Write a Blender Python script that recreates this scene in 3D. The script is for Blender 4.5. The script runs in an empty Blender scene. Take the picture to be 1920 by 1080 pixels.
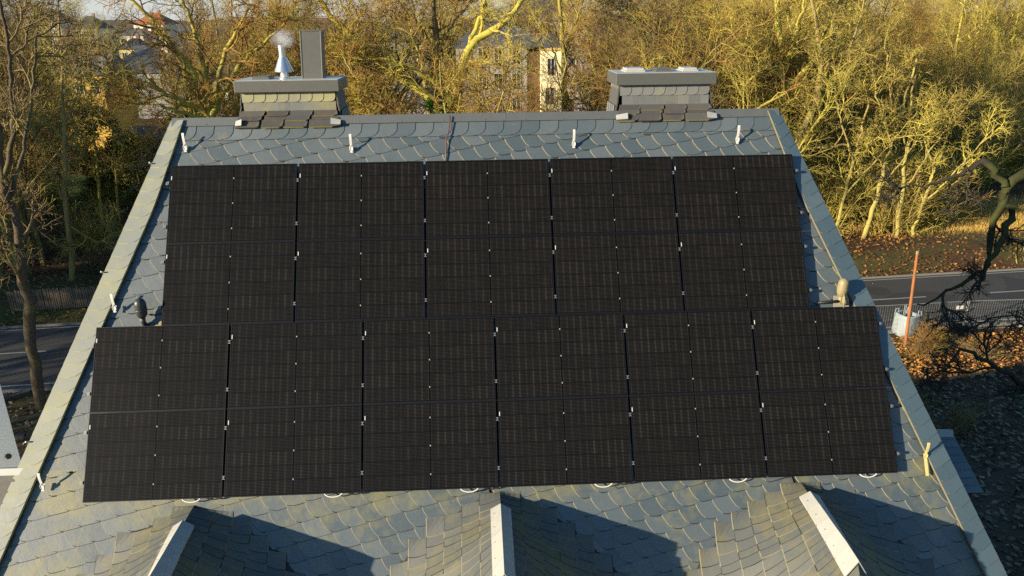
import bpy, math, random
import numpy as np
from mathutils import Matrix, Vector
R = math.radians
C = bpy.context.scene.collection
SC = bpy.context.scene

# ------------------------------------------------------------------ camera, sky, sun, exposure
TH = R(58.5)                                   # pitch of the roof
CT, ST = math.cos(TH), math.sin(TH)
CAM = np.array([5.194445451227197, -10.73830049266077, 1.8928792881934218])
RW = np.array([[0.9988219404195783, -0.04733530973582409, -0.010681750263043733],
               [0.026043783826536108, 0.3371846553147425, 0.9410782271120052],
               [-0.040944507085384406, -0.9402477740853694, 0.3380202222752997]])
FPX = 1400.0
cd = bpy.data.cameras.new('camera'); cam = bpy.data.objects.new('camera', cd); C.objects.link(cam)
cd.sensor_width = 36; cd.lens = FPX / 1920 * 36; cd.clip_start = 0.1; cd.clip_end = 9000
m4 = Matrix(RW.T.tolist()).to_4x4(); m4.translation = Vector(CAM.tolist())
cam.matrix_world = m4
SC.camera = cam

SUN_AZ, SUN_EL = R(-152), R(14.5)
TOSUN = Vector((math.cos(SUN_EL) * math.cos(SUN_AZ), math.cos(SUN_EL) * math.sin(SUN_AZ), math.sin(SUN_EL)))
w = bpy.data.worlds.new('World'); SC.world = w; w.use_nodes = True
nt = w.node_tree; nt.nodes.clear()
wo = nt.nodes.new('ShaderNodeOutputWorld'); bg = nt.nodes.new('ShaderNodeBackground'); sky = nt.nodes.new('ShaderNodeTexSky')
sky.sky_type = 'NISHITA'; sky.sun_disc = False; sky.sun_elevation = SUN_EL
sky.sun_rotation = math.atan2(TOSUN.x, TOSUN.y) % (2 * math.pi)
sky.air_density = 1.0; sky.dust_density = 0.2; sky.ozone_density = 2.0
bg.inputs['Strength'].default_value = 0.07
tc = nt.nodes.new('ShaderNodeTexCoord'); sp = nt.nodes.new('ShaderNodeSeparateXYZ'); nt.links.new(tc.outputs['Generated'], sp.inputs[0])
mr = nt.nodes.new('ShaderNodeMapRange'); mr.clamp = True; nt.links.new(sp.outputs[2], mr.inputs[0]); mr.inputs[1].default_value = 0.03; mr.inputs[2].default_value = 0.30
tn = nt.nodes.new('ShaderNodeMix'); tn.data_type = 'RGBA'; tn.blend_type = 'MULTIPLY'; nt.links.new(mr.outputs[0], tn.inputs[0])
tn.inputs[7].default_value = (0.58, 0.98, 1.18, 1)                 # clear, cold upper sky
hz = nt.nodes.new('ShaderNodeMapRange'); hz.clamp = True; nt.links.new(sp.outputs[2], hz.inputs[0]); hz.inputs[1].default_value = 0.0; hz.inputs[2].default_value = 0.16; hz.inputs[3].default_value = 0.75; hz.inputs[4].default_value = 0.0
hm_ = nt.nodes.new('ShaderNodeMix'); hm_.data_type = 'RGBA'; nt.links.new(hz.outputs[0], hm_.inputs[0]); hm_.inputs[7].default_value = (4.4, 4.8, 5.3, 1)   # pale bright band along the horizon
nt.links.new(sky.outputs[0], tn.inputs[6]); nt.links.new(tn.outputs[2], hm_.inputs[6]); nt.links.new(hm_.outputs[2], bg.inputs[0])
nt.links.new(bg.outputs[0], wo.inputs[0])
sd = bpy.data.lights.new('sun', 'SUN'); so = bpy.data.objects.new('sun', sd); C.objects.link(so)
sd.energy = 5.0; sd.angle = R(0.5); sd.color = (1.0, 0.84, 0.60)
so.rotation_euler = TOSUN.to_track_quat('Z', 'Y').to_euler()
so.location = (-20, -20, 20)
SC.view_settings.view_transform = 'Standard'; SC.view_settings.look = 'None'
SC.view_settings.exposure = 1.1; SC.view_settings.gamma = 1.0
SC.cycles.use_denoising = False; SC.cycles.max_bounces = 4; SC.cycles.diffuse_bounces = 2; SC.cycles.glossy_bounces = 2
SC.cycles.transparent_max_bounces = 8; SC.cycles.volume_bounces = 4

ZG = -14.0
def ray(px, py):
    return RW.T @ np.array([(px - 960) / FPX, (540 - py) / FPX, -1.0])
def at(px, py, ax, val):
    d = ray(px, py); s = (val - CAM[ax]) / d[ax]; return CAM + s * d
def RP(u, v, h=-0.13):                          # roof plane (along the ridge, up the slope, off the slope) to world
    return (u, v * CT - h * ST, v * ST + h * CT)

# ------------------------------------------------------------------ helpers
class MB:
    def __init__(s): s.v = []; s.f = []; s.m = []; s.t = []
    def face(s, pts, mi=0, tint=0.5):
        b = len(s.v); s.v.extend([tuple(p) for p in pts]); s.f.append(tuple(range(b, b + len(pts)))); s.m.append(mi); s.t.append(tint)
    def mesh(s, verts, faces, mi=0, tint=0.5):
        b = len(s.v); s.v.extend([tuple(p) for p in verts])
        for f in faces: s.f.append(tuple(b + i for i in f)); s.m.append(mi); s.t.append(tint)
    def box(s, x0, x1, y0, y1, z0, z1, mi=0, f=None, tint=0.5):
        p = [(x, y, z) for z in (z0, z1) for y in (y0, y1) for x in (x0, x1)]
        if f: p = [f(*q) for q in p]
        s.mesh(p, [(0, 2, 3, 1), (4, 5, 7, 6), (0, 1, 5, 4), (2, 6, 7, 3), (0, 4, 6, 2), (1, 3, 7, 5)], mi, tint)
    def tube(s, pts, rad, n=8, mi=0, cap=True, tint=0.5):
        pts = [Vector(p) for p in pts]; rad = rad if hasattr(rad, '__len__') else [rad] * len(pts)
        rings = []; prev = None
        for i, p in enumerate(pts):
            t = (pts[min(i + 1, len(pts) - 1)] - pts[max(i - 1, 0)]).normalized()
            a = prev - t * prev.dot(t) if prev is not None else (Vector((0, 0, 1)).cross(t) if abs(t.z) < .9 else Vector((1, 0, 0)).cross(t))
            a.normalize(); prev = a; b2 = t.cross(a)
            rings.append([p + (a * math.cos(2 * math.pi * k / n) + b2 * math.sin(2 * math.pi * k / n)) * rad[i] for k in range(n)])
        vs = [q for r in rings for q in r]; fs = []
        for i in range(len(pts) - 1):
            for k in range(n): fs.append((i * n + k, i * n + (k + 1) % n, (i + 1) * n + (k + 1) % n, (i + 1) * n + k))
        if cap: fs += [tuple(range(n))[::-1], tuple(range((len(pts) - 1) * n, len(pts) * n))]
        s.mesh(vs, fs, mi, tint)
    def lathe(s, prof, n=20, o=(0, 0, 0), mi=0):
        vs = [(o[0] + r * math.cos(2 * math.pi * k / n), o[1] + r * math.sin(2 * math.pi * k / n), o[2] + z) for r, z in prof for k in range(n)]
        fs = [(i * n + k, i * n + (k + 1) % n, (i + 1) * n + (k + 1) % n, (i + 1) * n + k) for i in range(len(prof) - 1) for k in range(n)]
        s.mesh(vs, fs, mi)
    def build(s, name, mats, parent=None, smooth=False, bevel=0):
        me = bpy.data.meshes.new(name); me.from_pydata(s.v, [], s.f)
        mats = mats if isinstance(mats, (list, tuple)) else [mats]
        for m in mats: me.materials.append(m)
        me.polygons.foreach_set('material_index', s.m)
        at_ = me.attributes.new('tint', 'FLOAT', 'FACE'); at_.data.foreach_set('value', s.t)
        if smooth: me.polygons.foreach_set('use_smooth', [True] * len(s.f))
        me.update()
        o = bpy.data.objects.new(name, me); C.objects.link(o)
        if parent: o.parent = parent
        if bevel:
            b = o.modifiers.new('bevel', 'BEVEL'); b.width = bevel; b.segments = 2; b.limit_method = 'ANGLE'
        return o
def tag(o, label=None, cat=None, group=None, kind=None):
    if label: o['label'] = label
    if cat: o['category'] = cat
    if group: o['group'] = group
    if kind: o['kind'] = kind
    return o
def empty(name, loc=(0, 0, 0), rot=(0, 0, 0)):
    o = bpy.data.objects.new(name, None); C.objects.link(o); o.location = loc; o.rotation_euler = rot
    o.empty_display_size = 0.3
    return o
def kids(o): return [c for c in CH.get(o.name, [])]
CH = {}
def copy_tree(o, parent=None):
    c = o.copy(); C.objects.link(c)
    if parent: c.parent = parent
    for ch in list(o.children): copy_tree(ch, c)
    return c

# ------------------------------------------------------------------ material helpers
def mat(name, rough=0.7, metal=0.0, spec=0.5):
    m = bpy.data.materials.new(name); m.use_nodes = True
    b = m.node_tree.nodes['Principled BSDF']
    b.inputs['Roughness'].default_value = rough; b.inputs['Metallic'].default_value = metal
    b.inputs['Specular IOR Level'].default_value = spec
    return m, m.node_tree, b
class G:                                         # small node-graph writer
    def __init__(s, t): s.t = t
    def n(s, typ, **kw):
        x = s.t.nodes.new(typ)
        for k, v in kw.items(): setattr(x, k, v)
        return x
    def put(s, sock, v):
        if isinstance(v, bpy.types.NodeSocket): s.t.links.new(v, sock)
        else: sock.default_value = v
    def math(s, op, a, b=None, c=None, clamp=False):
        x = s.n('ShaderNodeMath', operation=op, use_clamp=clamp); s.put(x.inputs[0], a)
        if b is not None: s.put(x.inputs[1], b)
        if c is not None: s.put(x.inputs[2], c)
        return x.outputs[0]
    def mix(s, f, a, b, blend='MIX'):
        x = s.n('ShaderNodeMix', data_type='RGBA', blend_type=blend); s.put(x.inputs[0], f)
        s.put(x.inputs[6], a if isinstance(a, bpy.types.NodeSocket) else (*a, 1) if len(a) == 3 else a)
        s.put(x.inputs[7], b if isinstance(b, bpy.types.NodeSocket) else (*b, 1) if len(b) == 3 else b)
        return x.outputs[2]
    def noise(s, vec, scale, detail=4, rough=0.55, dist=0.0, dim='3D'):
        x = s.n('ShaderNodeTexNoise', noise_dimensions=dim); s.put(x.inputs['Vector'], vec)
        x.inputs['Scale'].default_value = scale; x.inputs['Detail'].default_value = detail
        x.inputs['Roughness'].default_value = rough; x.inputs['Distortion'].default_value = dist
        return x.outputs['Fac']
    def ramp(s, f, lo, hi):
        x = s.n('ShaderNodeMapRange', clamp=True); s.put(x.inputs[0], f); s.put(x.inputs[1], lo); s.put(x.inputs[2], hi)
        return x.outputs[0]
    def obj(s): return s.n('ShaderNodeTexCoord').outputs['Object']
    def pos(s): return s.n('ShaderNodeNewGeometry').outputs['Position']
    def sep(s, v):
        x = s.n('ShaderNodeSeparateXYZ'); s.put(x.inputs[0], v); return x.outputs
    def attr(s, name): return s.n('ShaderNodeAttribute', attribute_name=name).outputs['Fac']
    def rand(s): return s.n('ShaderNodeObjectInfo').outputs['Random']
    def bump(s, b, h, strength=0.3, dist=0.02):
        x = s.n('ShaderNodeBump'); x.inputs['Strength'].default_value = strength; x.inputs['Distance'].default_value = dist
        s.put(x.inputs['Height'], h); s.put(b.inputs['Normal'], x.outputs[0])
def simple(name, col, rough=0.7, metal=0.0, var=0.18, scale=6.0, spec=0.5, bump=0.0):
    m, t, b = mat(name, rough, metal, spec); g = G(t); o = g.obj()
    n = g.noise(o, scale, 5, 0.6)
    c1 = tuple(max(0, x * (1 - var)) for x in col); c2 = tuple(x * (1 + var) for x in col)
    g.put(b.inputs['Base Color'], g.mix(n, c1, c2))
    if bump: g.bump(b, g.noise(o, scale * 6, 3), bump, 0.01)
    return m

def slate_mat(name, c1, c2, moss, moss_lo, moss_hi, rough=0.5, spec=0.5, grad=False):
    m, t, b = mat(name, rough, 0, spec); g = G(t); p = g.pos(); tint = g.attr('tint')
    fine = g.noise(p, 55, 5, 0.7); mid = g.noise(p, 7, 4, 0.6, 0.4); big = g.noise(p, 1.1, 3, 0.5)
    f = g.math('ADD', g.math('MULTIPLY', tint, 0.55), g.math('MULTIPLY', fine, 0.45))
    col = g.mix(f, c1, c2)
    x = g.n('ShaderNodeMapping'); g.put(x.inputs['Vector'], p); x.inputs['Rotation'].default_value = (0, 0.9, 0.4); x.inputs['Scale'].default_value = (3, 40, 14)
    scr = g.ramp(g.noise(x.outputs[0], 1.6, 3, 0.6, 0.3), 0.63, 0.78)
    col = g.mix(g.math('MULTIPLY', scr, 0.28), col, (0.22, 0.22, 0.20))
    k = g.math('ADD', g.math('MULTIPLY', big, 0.7), g.math('MULTIPLY', mid, 0.45))
    if grad:                                     # lichen grows where the slope stays damp: low down and towards the weather end
        s = g.sep(p); low = g.ramp(s[2], -2.8, -5.2)
        left = g.ramp(s[0], 9.0, -1.0)
        drip = g.math('MULTIPLY', g.ramp(s[2], -4.30, -4.02), g.math('LESS_THAN', s[2], -3.6))
        k = g.math('ADD', k, g.math('SUBTRACT', g.math('MULTIPLY', g.math('ADD', g.math('ADD', low, g.math('MULTIPLY', drip, 0.7)), g.math('MULTIPLY', left, 0.45)), 0.20), 0.16))
    mm = g.ramp(k, moss_lo, moss_hi)
    col = g.mix(mm, col, moss)
    if grad:
        sp = g.ramp(g.noise(p, 2.3, 2, 0.5), 0.66, 0.72); sp2 = g.ramp(g.noise(p, 16, 4, 0.7), 0.56, 0.7)
        col = g.mix(g.math('MULTIPLY', g.math('MULTIPLY', sp, sp2), 0.8), col, (0.30, 0.19, 0.05))
    g.put(b.inputs['Base Color'], col)
    g.put(b.inputs['Roughness'], g.math('ADD', g.math('MULTIPLY', mid, 0.25), rough - 0.1))
    g.bump(b, g.math('ADD', fine, g.math('MULTIPLY', mid, 2.0)), 0.25, 0.006)
    return m

M = {}
M['slate'] = slate_mat('roof_slate', (0.036, 0.059, 0.073), (0.104, 0.126, 0.138), (0.165, 0.155, 0.065), 0.62, 0.88, 0.5, 0.85, True)
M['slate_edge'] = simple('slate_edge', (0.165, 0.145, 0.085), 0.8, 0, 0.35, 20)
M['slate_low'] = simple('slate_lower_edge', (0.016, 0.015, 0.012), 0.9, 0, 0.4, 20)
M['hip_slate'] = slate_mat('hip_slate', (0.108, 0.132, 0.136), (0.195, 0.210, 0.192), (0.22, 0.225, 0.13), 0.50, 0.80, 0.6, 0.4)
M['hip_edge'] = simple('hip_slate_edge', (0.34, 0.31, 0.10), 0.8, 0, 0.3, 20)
M['hip_slate_r'] = slate_mat('hip_slate_bluish', (0.044, 0.080, 0.100), (0.095, 0.138, 0.160), (0.16, 0.15, 0.07), 0.70, 0.95, 0.5, 0.8)  # darker, bluer slates for the right hip strip and right side dormer
M['dormer_slate'] = slate_mat('dormer_slate', (0.046, 0.058, 0.062), (0.116, 0.121, 0.115), (0.150, 0.132, 0.048), 0.53, 0.82, 0.6, 0.45)
M['chimney_slate'] = slate_mat('chimney_slate', (0.11, 0.12, 0.125), (0.19, 0.195, 0.19), (0.235, 0.225, 0.115), 0.60, 0.82, 0.55, 0.4)
M['chimney_slate_l'] = slate_mat('chimney_slate_lichen', (0.16, 0.165, 0.14), (0.25, 0.25, 0.20), (0.27, 0.26, 0.13), 0.50, 0.75, 0.55, 0.4)
M['skirt_slate'] = slate_mat('skirt_slate', (0.042, 0.042, 0.042), (0.100, 0.098, 0.092), (0.13, 0.09, 0.045), 0.64, 0.9, 0.6, 0.4)
M['deck'] = simple('roof_underlay', (0.03, 0.03, 0.03), 0.9)
M['zinc'] = simple('zinc_flashing', (0.46, 0.46, 0.43), 0.42, 0.25, 0.10, 9, 0.5, 0.1)
M['zinc_dull'] = simple('zinc_dull', (0.30, 0.31, 0.30), 0.5, 0.25, 0.10, 9)
M['lead'] = simple('painted_metal_grey', (0.118, 0.122, 0.112), 0.45, 0.3, 0.15, 12, 0.5, 0.08)
M['ridge_metal'] = simple('ridge_metal', (0.125, 0.135, 0.135), 0.45, 0.3, 0.15, 8, 0.5, 0.05)
M['steel'] = simple('brushed_steel', (0.75, 0.76, 0.76), 0.30, 0.85, 0.06, 14)
M['alu'] = simple('aluminium', (0.80, 0.80, 0.78), 0.35, 0.6, 0.06, 14)
M['clamp'] = simple('dull_aluminium', (0.20, 0.20, 0.195), 0.45, 0.5, 0.15, 14)
M['white_paint'] = simple('white_paint', (0.60, 0.60, 0.57), 0.5, 0, 0.06, 30)
M['yellow_paint'] = simple('yellowed_paint', (0.55, 0.46, 0.19), 0.5, 0, 0.12, 30)
M['black_metal'] = simple('black_anodised', (0.012, 0.012, 0.013), 0.38, 0.4, 0.2, 20)
M['black_rubber'] = simple('black_rubber', (0.010, 0.010, 0.011), 0.6)
M['vent_dark'] = simple('vent_dark_plastic', (0.035, 0.04, 0.042), 0.42, 0, 0.3, 9)
M['vent_tan'] = simple('vent_tan_plastic', (0.24, 0.205, 0.11), 0.5, 0, 0.2, 9)
M['copper'] = simple('dark_red_wire', (0.10, 0.035, 0.03), 0.5)
M['plaster'] = simple('house_plaster', (0.55, 0.50, 0.40), 0.9, 0, 0.1, 3, 0.3, 0.2)

def cells_mat():
    m, t, b = mat('solar_cells', 0.22, 0, 0.16); g = G(t); o = g.obj(); s = g.sep(o)
    x, y = s[0], s[1]; rnd = g.rand()
    sgn = g.math('ABSOLUTE', x); xs = g.math('SUBTRACT', sgn, 0.010)           # two half modules either side of the middle strip
    px = 0.0945; pyc = 0.1840
    cx = g.math('DIVIDE', xs, px); cy = g.math('DIVIDE', g.math('ADD', y, 3 * pyc), pyc)
    fx = g.math('FRACT', cx); fy = g.math('FRACT', cy)
    side = g.math('MULTIPLY', g.math('SIGN', x), 31.0)
    v = g.n('ShaderNodeCombineXYZ'); g.put(v.inputs[0], g.math('ADD', g.math('FLOOR', g.math('ADD', cx, 0.5)), side)); g.put(v.inputs[1], g.math('FLOOR', cy)); g.put(v.inputs[2], g.math('MULTIPLY', rnd, 97.0))
    wn = g.n('ShaderNodeTexWhiteNoise', noise_dimensions='3D'); g.put(wn.inputs['Vector'], v.outputs[0]); cellr = wn.outputs['Value']
    v2 = g.n('ShaderNodeCombineXYZ'); g.put(v2.inputs[0], side); g.put(v2.inputs[1], g.math('FLOOR', cy)); g.put(v2.inputs[2], g.math('MULTIPLY', rnd, 53.0))
    wn2 = g.n('ShaderNodeTexWhiteNoise', noise_dimensions='3D'); g.put(wn2.inputs['Vector'], v2.outputs[0]); rowr = wn2.outputs['Value']
    bus = g.math('PINGPONG', g.math('MULTIPLY', fy, pyc), 0.0092)               # ten ribbons a cell
    busm = g.math('SUBTRACT', 1.0, g.ramp(bus, 0.0010, 0.0030))
    col_d = g.math('MULTIPLY', g.math('ABSOLUTE', g.math('SUBTRACT', g.math('FRACT', g.math('ADD', cx, 0.5)), 0.5)), px)
    dash = g.math('SUBTRACT', 1.0, g.ramp(col_d, 0.006, 0.014))
    dirt = g.noise(g.pos(), 3.0, 4, 0.6); grain = g.noise(g.pos(), 60, 3, 0.7)
    base = g.mix(g.math('ADD', g.math('MULTIPLY', cellr, 0.4), g.math('MULTIPLY', dirt, 0.6)), (0.0030, 0.0027, 0.0024), (0.0080, 0.0069, 0.0058))
    base = g.mix(g.math('MULTIPLY', busm, g.ramp(grain, 0.25, 0.8)), base, (0.044, 0.040, 0.033))
    bright = g.math('MULTIPLY', g.math('MULTIPLY', busm, dash), g.math('MULTIPLY', g.math('ADD', g.math('MULTIPLY', rowr, 0.65), 0.35), g.math('ADD', g.math('MULTIPLY', cellr, 0.6), 0.4)))
    base = g.mix(bright, base, (0.090, 0.086, 0.074))
    gy = g.math('MULTIPLY', g.math('ABSOLUTE', g.math('SUBTRACT', g.math('FRACT', g.math('ADD', cy, 0.5)), 0.5)), pyc)
    rowgap = g.math('MULTIPLY', g.math('SUBTRACT', 1.0, g.ramp(gy, 0.0018, 0.0040)), 0.65)
    mid = g.math('LESS_THAN', sgn, 0.011)
    edge = g.math('MAXIMUM', g.math('GREATER_THAN', sgn, 0.863), g.math('GREATER_THAN', g.math('ABSOLUTE', y), 0.553))
    dark = g.math('MAXIMUM', g.math('MAXIMUM', rowgap, mid), edge)
    base = g.mix(dark, base, (0.0022, 0.0020, 0.0019))
    # the three small bright junction marks on the middle strip
    cy2 = g.math('DIVIDE', y, 2 * pyc)
    dy = g.math('MULTIPLY', g.math('ABSOLUTE', g.math('SUBTRACT', g.math('FRACT', g.math('ADD', cy2, 0.5)), 0.5)), 2 * pyc)
    dot = g.math('MULTIPLY', g.math('LESS_THAN', dy, 0.009), g.math('LESS_THAN', sgn, 0.007))
    dot = g.math('MULTIPLY', dot, g.math('LESS_THAN', g.math('ABSOLUTE', y), 0.45))
    base = g.mix(dot, base, (0.32, 0.31, 0.27))
    # a few droppings and smears
    sm = g.ramp(g.noise(g.pos(), 2.1, 5, 0.72, 0.6), 0.70, 0.86)
    base = g.mix(g.math('MULTIPLY', sm, 0.10), base, (0.25, 0.23, 0.20))
    g.put(b.inputs['Base Color'], base)
    b.inputs['Roughness'].default_value = 0.30
    return m
M['cells'] = cells_mat()

# ------------------------------------------------------------------ the house
VR, UL0, UR0 = 0.731, 0.794, 9.699            # ridge line in roof coordinates
def UL(v): return UL0 - 0.350 * (VR - v)
def UR(v): return UR0 + 0.352 * (VR - v)
VE = -7.6                                      # eaves
HS = -0.13                                     # top of the slates below the panel plane
rnd = random.Random(7)
ex, ey, ez = RP(0, VR)                         # ridge point
RIDGE_Y, RIDGE_Z = ey, ez
house = empty('slate_roof_house', (0, 0, 0))
tag(house, 'steep slate roofed house with two slate clad chimneys filling the view, covered in solar panels', 'house')
d = MB()
hd = HS - 0.03
A = RP(UL0, VR, hd); B = RP(UR0, VR, hd); Cc = RP(UR(VE), VE, hd); D = RP(UL(VE), VE, hd)
def back(p): return (p[0], 2 * RIDGE_Y - p[1], p[2])
A2, B2, C2, D2 = back(A), back(B), back(Cc), back(D)
Am = (A[0], RIDGE_Y, A[2] + .02); Bm = (B[0], RIDGE_Y, B[2] + .02)
d.face([D, Cc, B, A]); d.face([A2, B2, C2, D2]); d.face([A, B, Bm, Am]); d.face([Am, Bm, B2, A2])
d.face([D2, D, A, Am, A2]); d.face([Cc, C2, B2, Bm, B])
d.face([Cc, D, D2, C2])
d.build('roof_deck', M['deck'], house)
# walls
wm = MB(); wx0, wx1, wy0 = D[0] + .45, Cc[0] - .45, D[1] + .45; wy1 = 2 * RIDGE_Y - wy0
wm.box(wx0, wx1, wy0, wy1, ZG - .3, D[2] + .004)
wm.build('wall', M['plaster'], house)
wg, _t, _b = mat('window_glass_dark', 0.08); _b.inputs['Base Color'].default_value = (0.02, 0.025, 0.03, 1)
M['glass'] = wg
def window(parent, x, y, z, wd, h, ax, sgn, fm):
    m = MB(); g2 = MB(); t = .06
    def F(a, b, c): return (x + a, y + b * sgn, z + c) if ax == 'y' else (x + b * sgn, y + a, z + c)
    for a0, a1, c0, c1 in ((-wd/2, wd/2, 0, t), (-wd/2, wd/2, h - t, h), (-wd/2, -wd/2 + t, t, h - t), (wd/2 - t, wd/2, t, h - t), (-t/2, t/2, t, h - t)):
        m.box(a0, a1, -.02, .06, c0, c1, 0, F)
    g2.box(-wd/2 + t, wd/2 - t, -.015, .02, t, h - t, 0, F)
    o = m.build('window', fm, parent); g2.build('pane', M['glass'], o); return o
for k in range(5):
    for zz in (ZG + 1.2, ZG + 4.4):
        window(house, wx0 + 1.5 + k * (wx1 - wx0 - 3) / 4, wy0, zz, 1.1, 1.7, 'y', -1, M['white_paint'])

# slates of the main slope
AN = R(13.5); E1 = (math.cos(AN), math.sin(AN)); E2 = (-math.sin(AN), math.cos(AN)); SA, SQ = 0.238, 0.236
OUT = [(-0.06, 1.22), (-0.02, 0.80), (0.05, 0.55), (0.15, 0.32), (0.29, 0.14), (0.47, 0.04), (0.72, 0.0), (1.75, 0.0), (1.75, 1.22)]
DORM = [(1.376, -4.658), (5.368, -4.626), (9.427, -4.654)]
def dorm_b(dv): return min(1.95, 1.55 * max(dv, 1e-4) ** 0.60)
def in_dormer(u, v, k=0.93):
    for du, dv0 in DORM:
        dd = dv0 - v
        if dd > 0.02 and abs(u - du) < k * dorm_b(dd): return True
    return False
def under_panel(u, v):
    if -2.0 < v < -0.28: return 0.25 + .0 < u - .0 < 9.6 and (0.30 + 0.0) < u < 9.55
    return False
sl = MB()
PANEL_ZONES = [(0.22, 8.55 + 1.1, -2.05, -0.22), (-0.55 + .2, 10.35, -4.33, -2.55)]
def hidden(u, v):
    for a, b, c, e in ((1.15, 9.5, -2.1, -0.28), (0.3, 10.45, -4.25, -2.6)):
        if a < u < b and c < v < e: return True
    return False
for j in range(-48, 10):
    joff = rnd.uniform(0, SA)
    for i in range(-24, 74):
        s0, q0 = i * SA + joff, j * SQ
        u0 = s0 * E1[0] + q0 * E2[0] + 0; v0 = s0 * E1[1] + q0 * E2[1]
        if v0 > 0.46 or v0 < -7.2 or u0 < UL(v0) - .1 or u0 > UR(v0) - .05: continue
        uc, vc = u0 + SA * .6, v0 + SQ * .6
        if hidden(uc, vc) or in_dormer(uc, vc, .66): continue
        kq, ks = 0.0085 + rnd.uniform(-.001, .002), 0.008 + rnd.uniform(-.001, .002)
        tint = min(1, max(0, rnd.gauss(.5, .30))); jx = rnd.uniform(-.02, .02); jw = rnd.uniform(0.9, 1.1)
        top, bot = [], []
        for (a, b) in OUT:
            aa = (a * jw + jx) * SA if a < 1 else a * SA; bb = b * SQ + (rnd.uniform(-.004, .004) if b < 1 else 0)
            uu = u0 + aa * E1[0] + bb * E2[0]; vv = v0 + aa * E1[1] + bb * E2[1]
            vv = min(vv, 0.52)
            uu = max(UL(vv) + .07, min(UR(vv) - .07, uu))
            h = HS - kq * (b - 0.5) - ks * (a - .5) + .004
            na, nb_ = (-.011 * (1 - a) if a < .9 else 0), (-.004 if .1 < b < .4 else -.016 if b < .1 else 0)
            du_, dv_ = na * E1[0] + nb_ * E2[0], na * E1[1] + nb_ * E2[1]
            top.append(RP(uu, vv, h)); bot.append(RP(max(UL(vv) + .05, min(UR(vv) - .05, uu + du_)), min(.52, vv + dv_), h - .012))
        sl.face(top[::-1][::-1], 0, tint)
        for k in range(len(OUT) - 2):
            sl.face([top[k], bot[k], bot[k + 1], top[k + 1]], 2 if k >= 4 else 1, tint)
# row of slates under the ridge, lapped to the right
u = UL(.45) - .1; ROUT = [(0, 1.0), (0, 0), (.55, 0), (.78, .07), (.92, .22), (1.0, .45), (1.02, 1.0)]
while u < UR(.45) + .1:
    wd = 0.262 * rnd.uniform(.93, 1.07); tint = min(1, max(0, rnd.gauss(.5, .25)))
    top, bot = [], []
    for a, b in ROUT:
        uu = u - .13 + a * (wd + .13); vv = 0.425 + b * .24
        uu = max(UL(vv) + .01, min(UR(vv) - .01, uu))
        h = HS + .010 + .010 * a - .006 * b + .004
        top.append(RP(uu, vv, h)); bot.append(RP(uu, vv, h - .013))
    sl.face(top, 0, tint)
    for k in range(1, len(ROUT) - 1): sl.face([top[k], bot[k], bot[k + 1], top[k + 1]], 2, tint)
    u += wd
for f in range(len(sl.f)):
    pass
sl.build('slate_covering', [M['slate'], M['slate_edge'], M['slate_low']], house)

# hip strips: overlapping slates over the hip, standing proud of the slope
def hip(side):
    mb = MB(); wdt = 0.32; v = VE; st = 0.185
    while v < VR - .12:
        tint = min(1, max(0, rnd.gauss(.5, .25))); top, bot = [], []
        sk = rnd.uniform(.9, 1.1)
        wloc = wdt * min(1.0, 0.62 + .38 * min(1, (VR - v) / 1.3))
        pts = [(0, .02), (.25, .015), (.55, .0), (.8, .02), (1.0, .07), (1.0, st * 1.7), (0, st * 1.7)]   # a: 0 outer edge, 1 inner edge
        if side > 0: pts = [(0, .10), (.3, .055), (.6, .01), (.85, 0), (1.0, .02), (1.0, st * 1.7), (0, st * 1.7)]
        for a, b in pts:
            vv = min(v + b * (sk if b < st else 1), VR + .0)
            ww = wdt * min(1.0, 0.62 + .38 * max(0, min(1, (VR - vv) / 1.3)))
            uu = (UL(vv) - .03 + a * ww) if side < 0 else (UR(vv) + .03 - a * ww)
            h = HS + 0.012 + 0.050 * a + 0.010 * (1 - b / (st * 1.7))
            top.append(RP(uu, vv, h)); bot.append(RP(uu, vv - (.012 if b < .12 else 0), h - (.035 if a > .9 else .013)))
        if side > 0: top.reverse(); bot.reverse()
        mb.face(top, 0, tint)
        n = len(top)
        for k in range(n):
            k2 = (k + 1) % n
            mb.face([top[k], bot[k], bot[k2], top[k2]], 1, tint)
        v += st * rnd.uniform(.92, 1.08)
    # the other leg of the strip, on the hip face
    for k in range(int((VR - VE) / .2)):
        v0 = VE + k * .2; v1 = v0 + .22
        q = []
        for vv, a in ((v0, 0), (v1, 0), (v1, 1), (v0, 1)):
            uu = (UL(vv) - .032) if side < 0 else (UR(vv) + .032)
            p = RP(uu, vv, HS + .008); off = .35 * a
            q.append((p[0] + side * off * .03 * 0 - side * .0, p[1] + off, p[2]))
        if side > 0: q.reverse()
        mb.face(q, 0, rnd.random())
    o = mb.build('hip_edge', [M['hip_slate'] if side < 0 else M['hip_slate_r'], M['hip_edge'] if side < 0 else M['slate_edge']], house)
    return o
hip(-1); hip(1)

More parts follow.
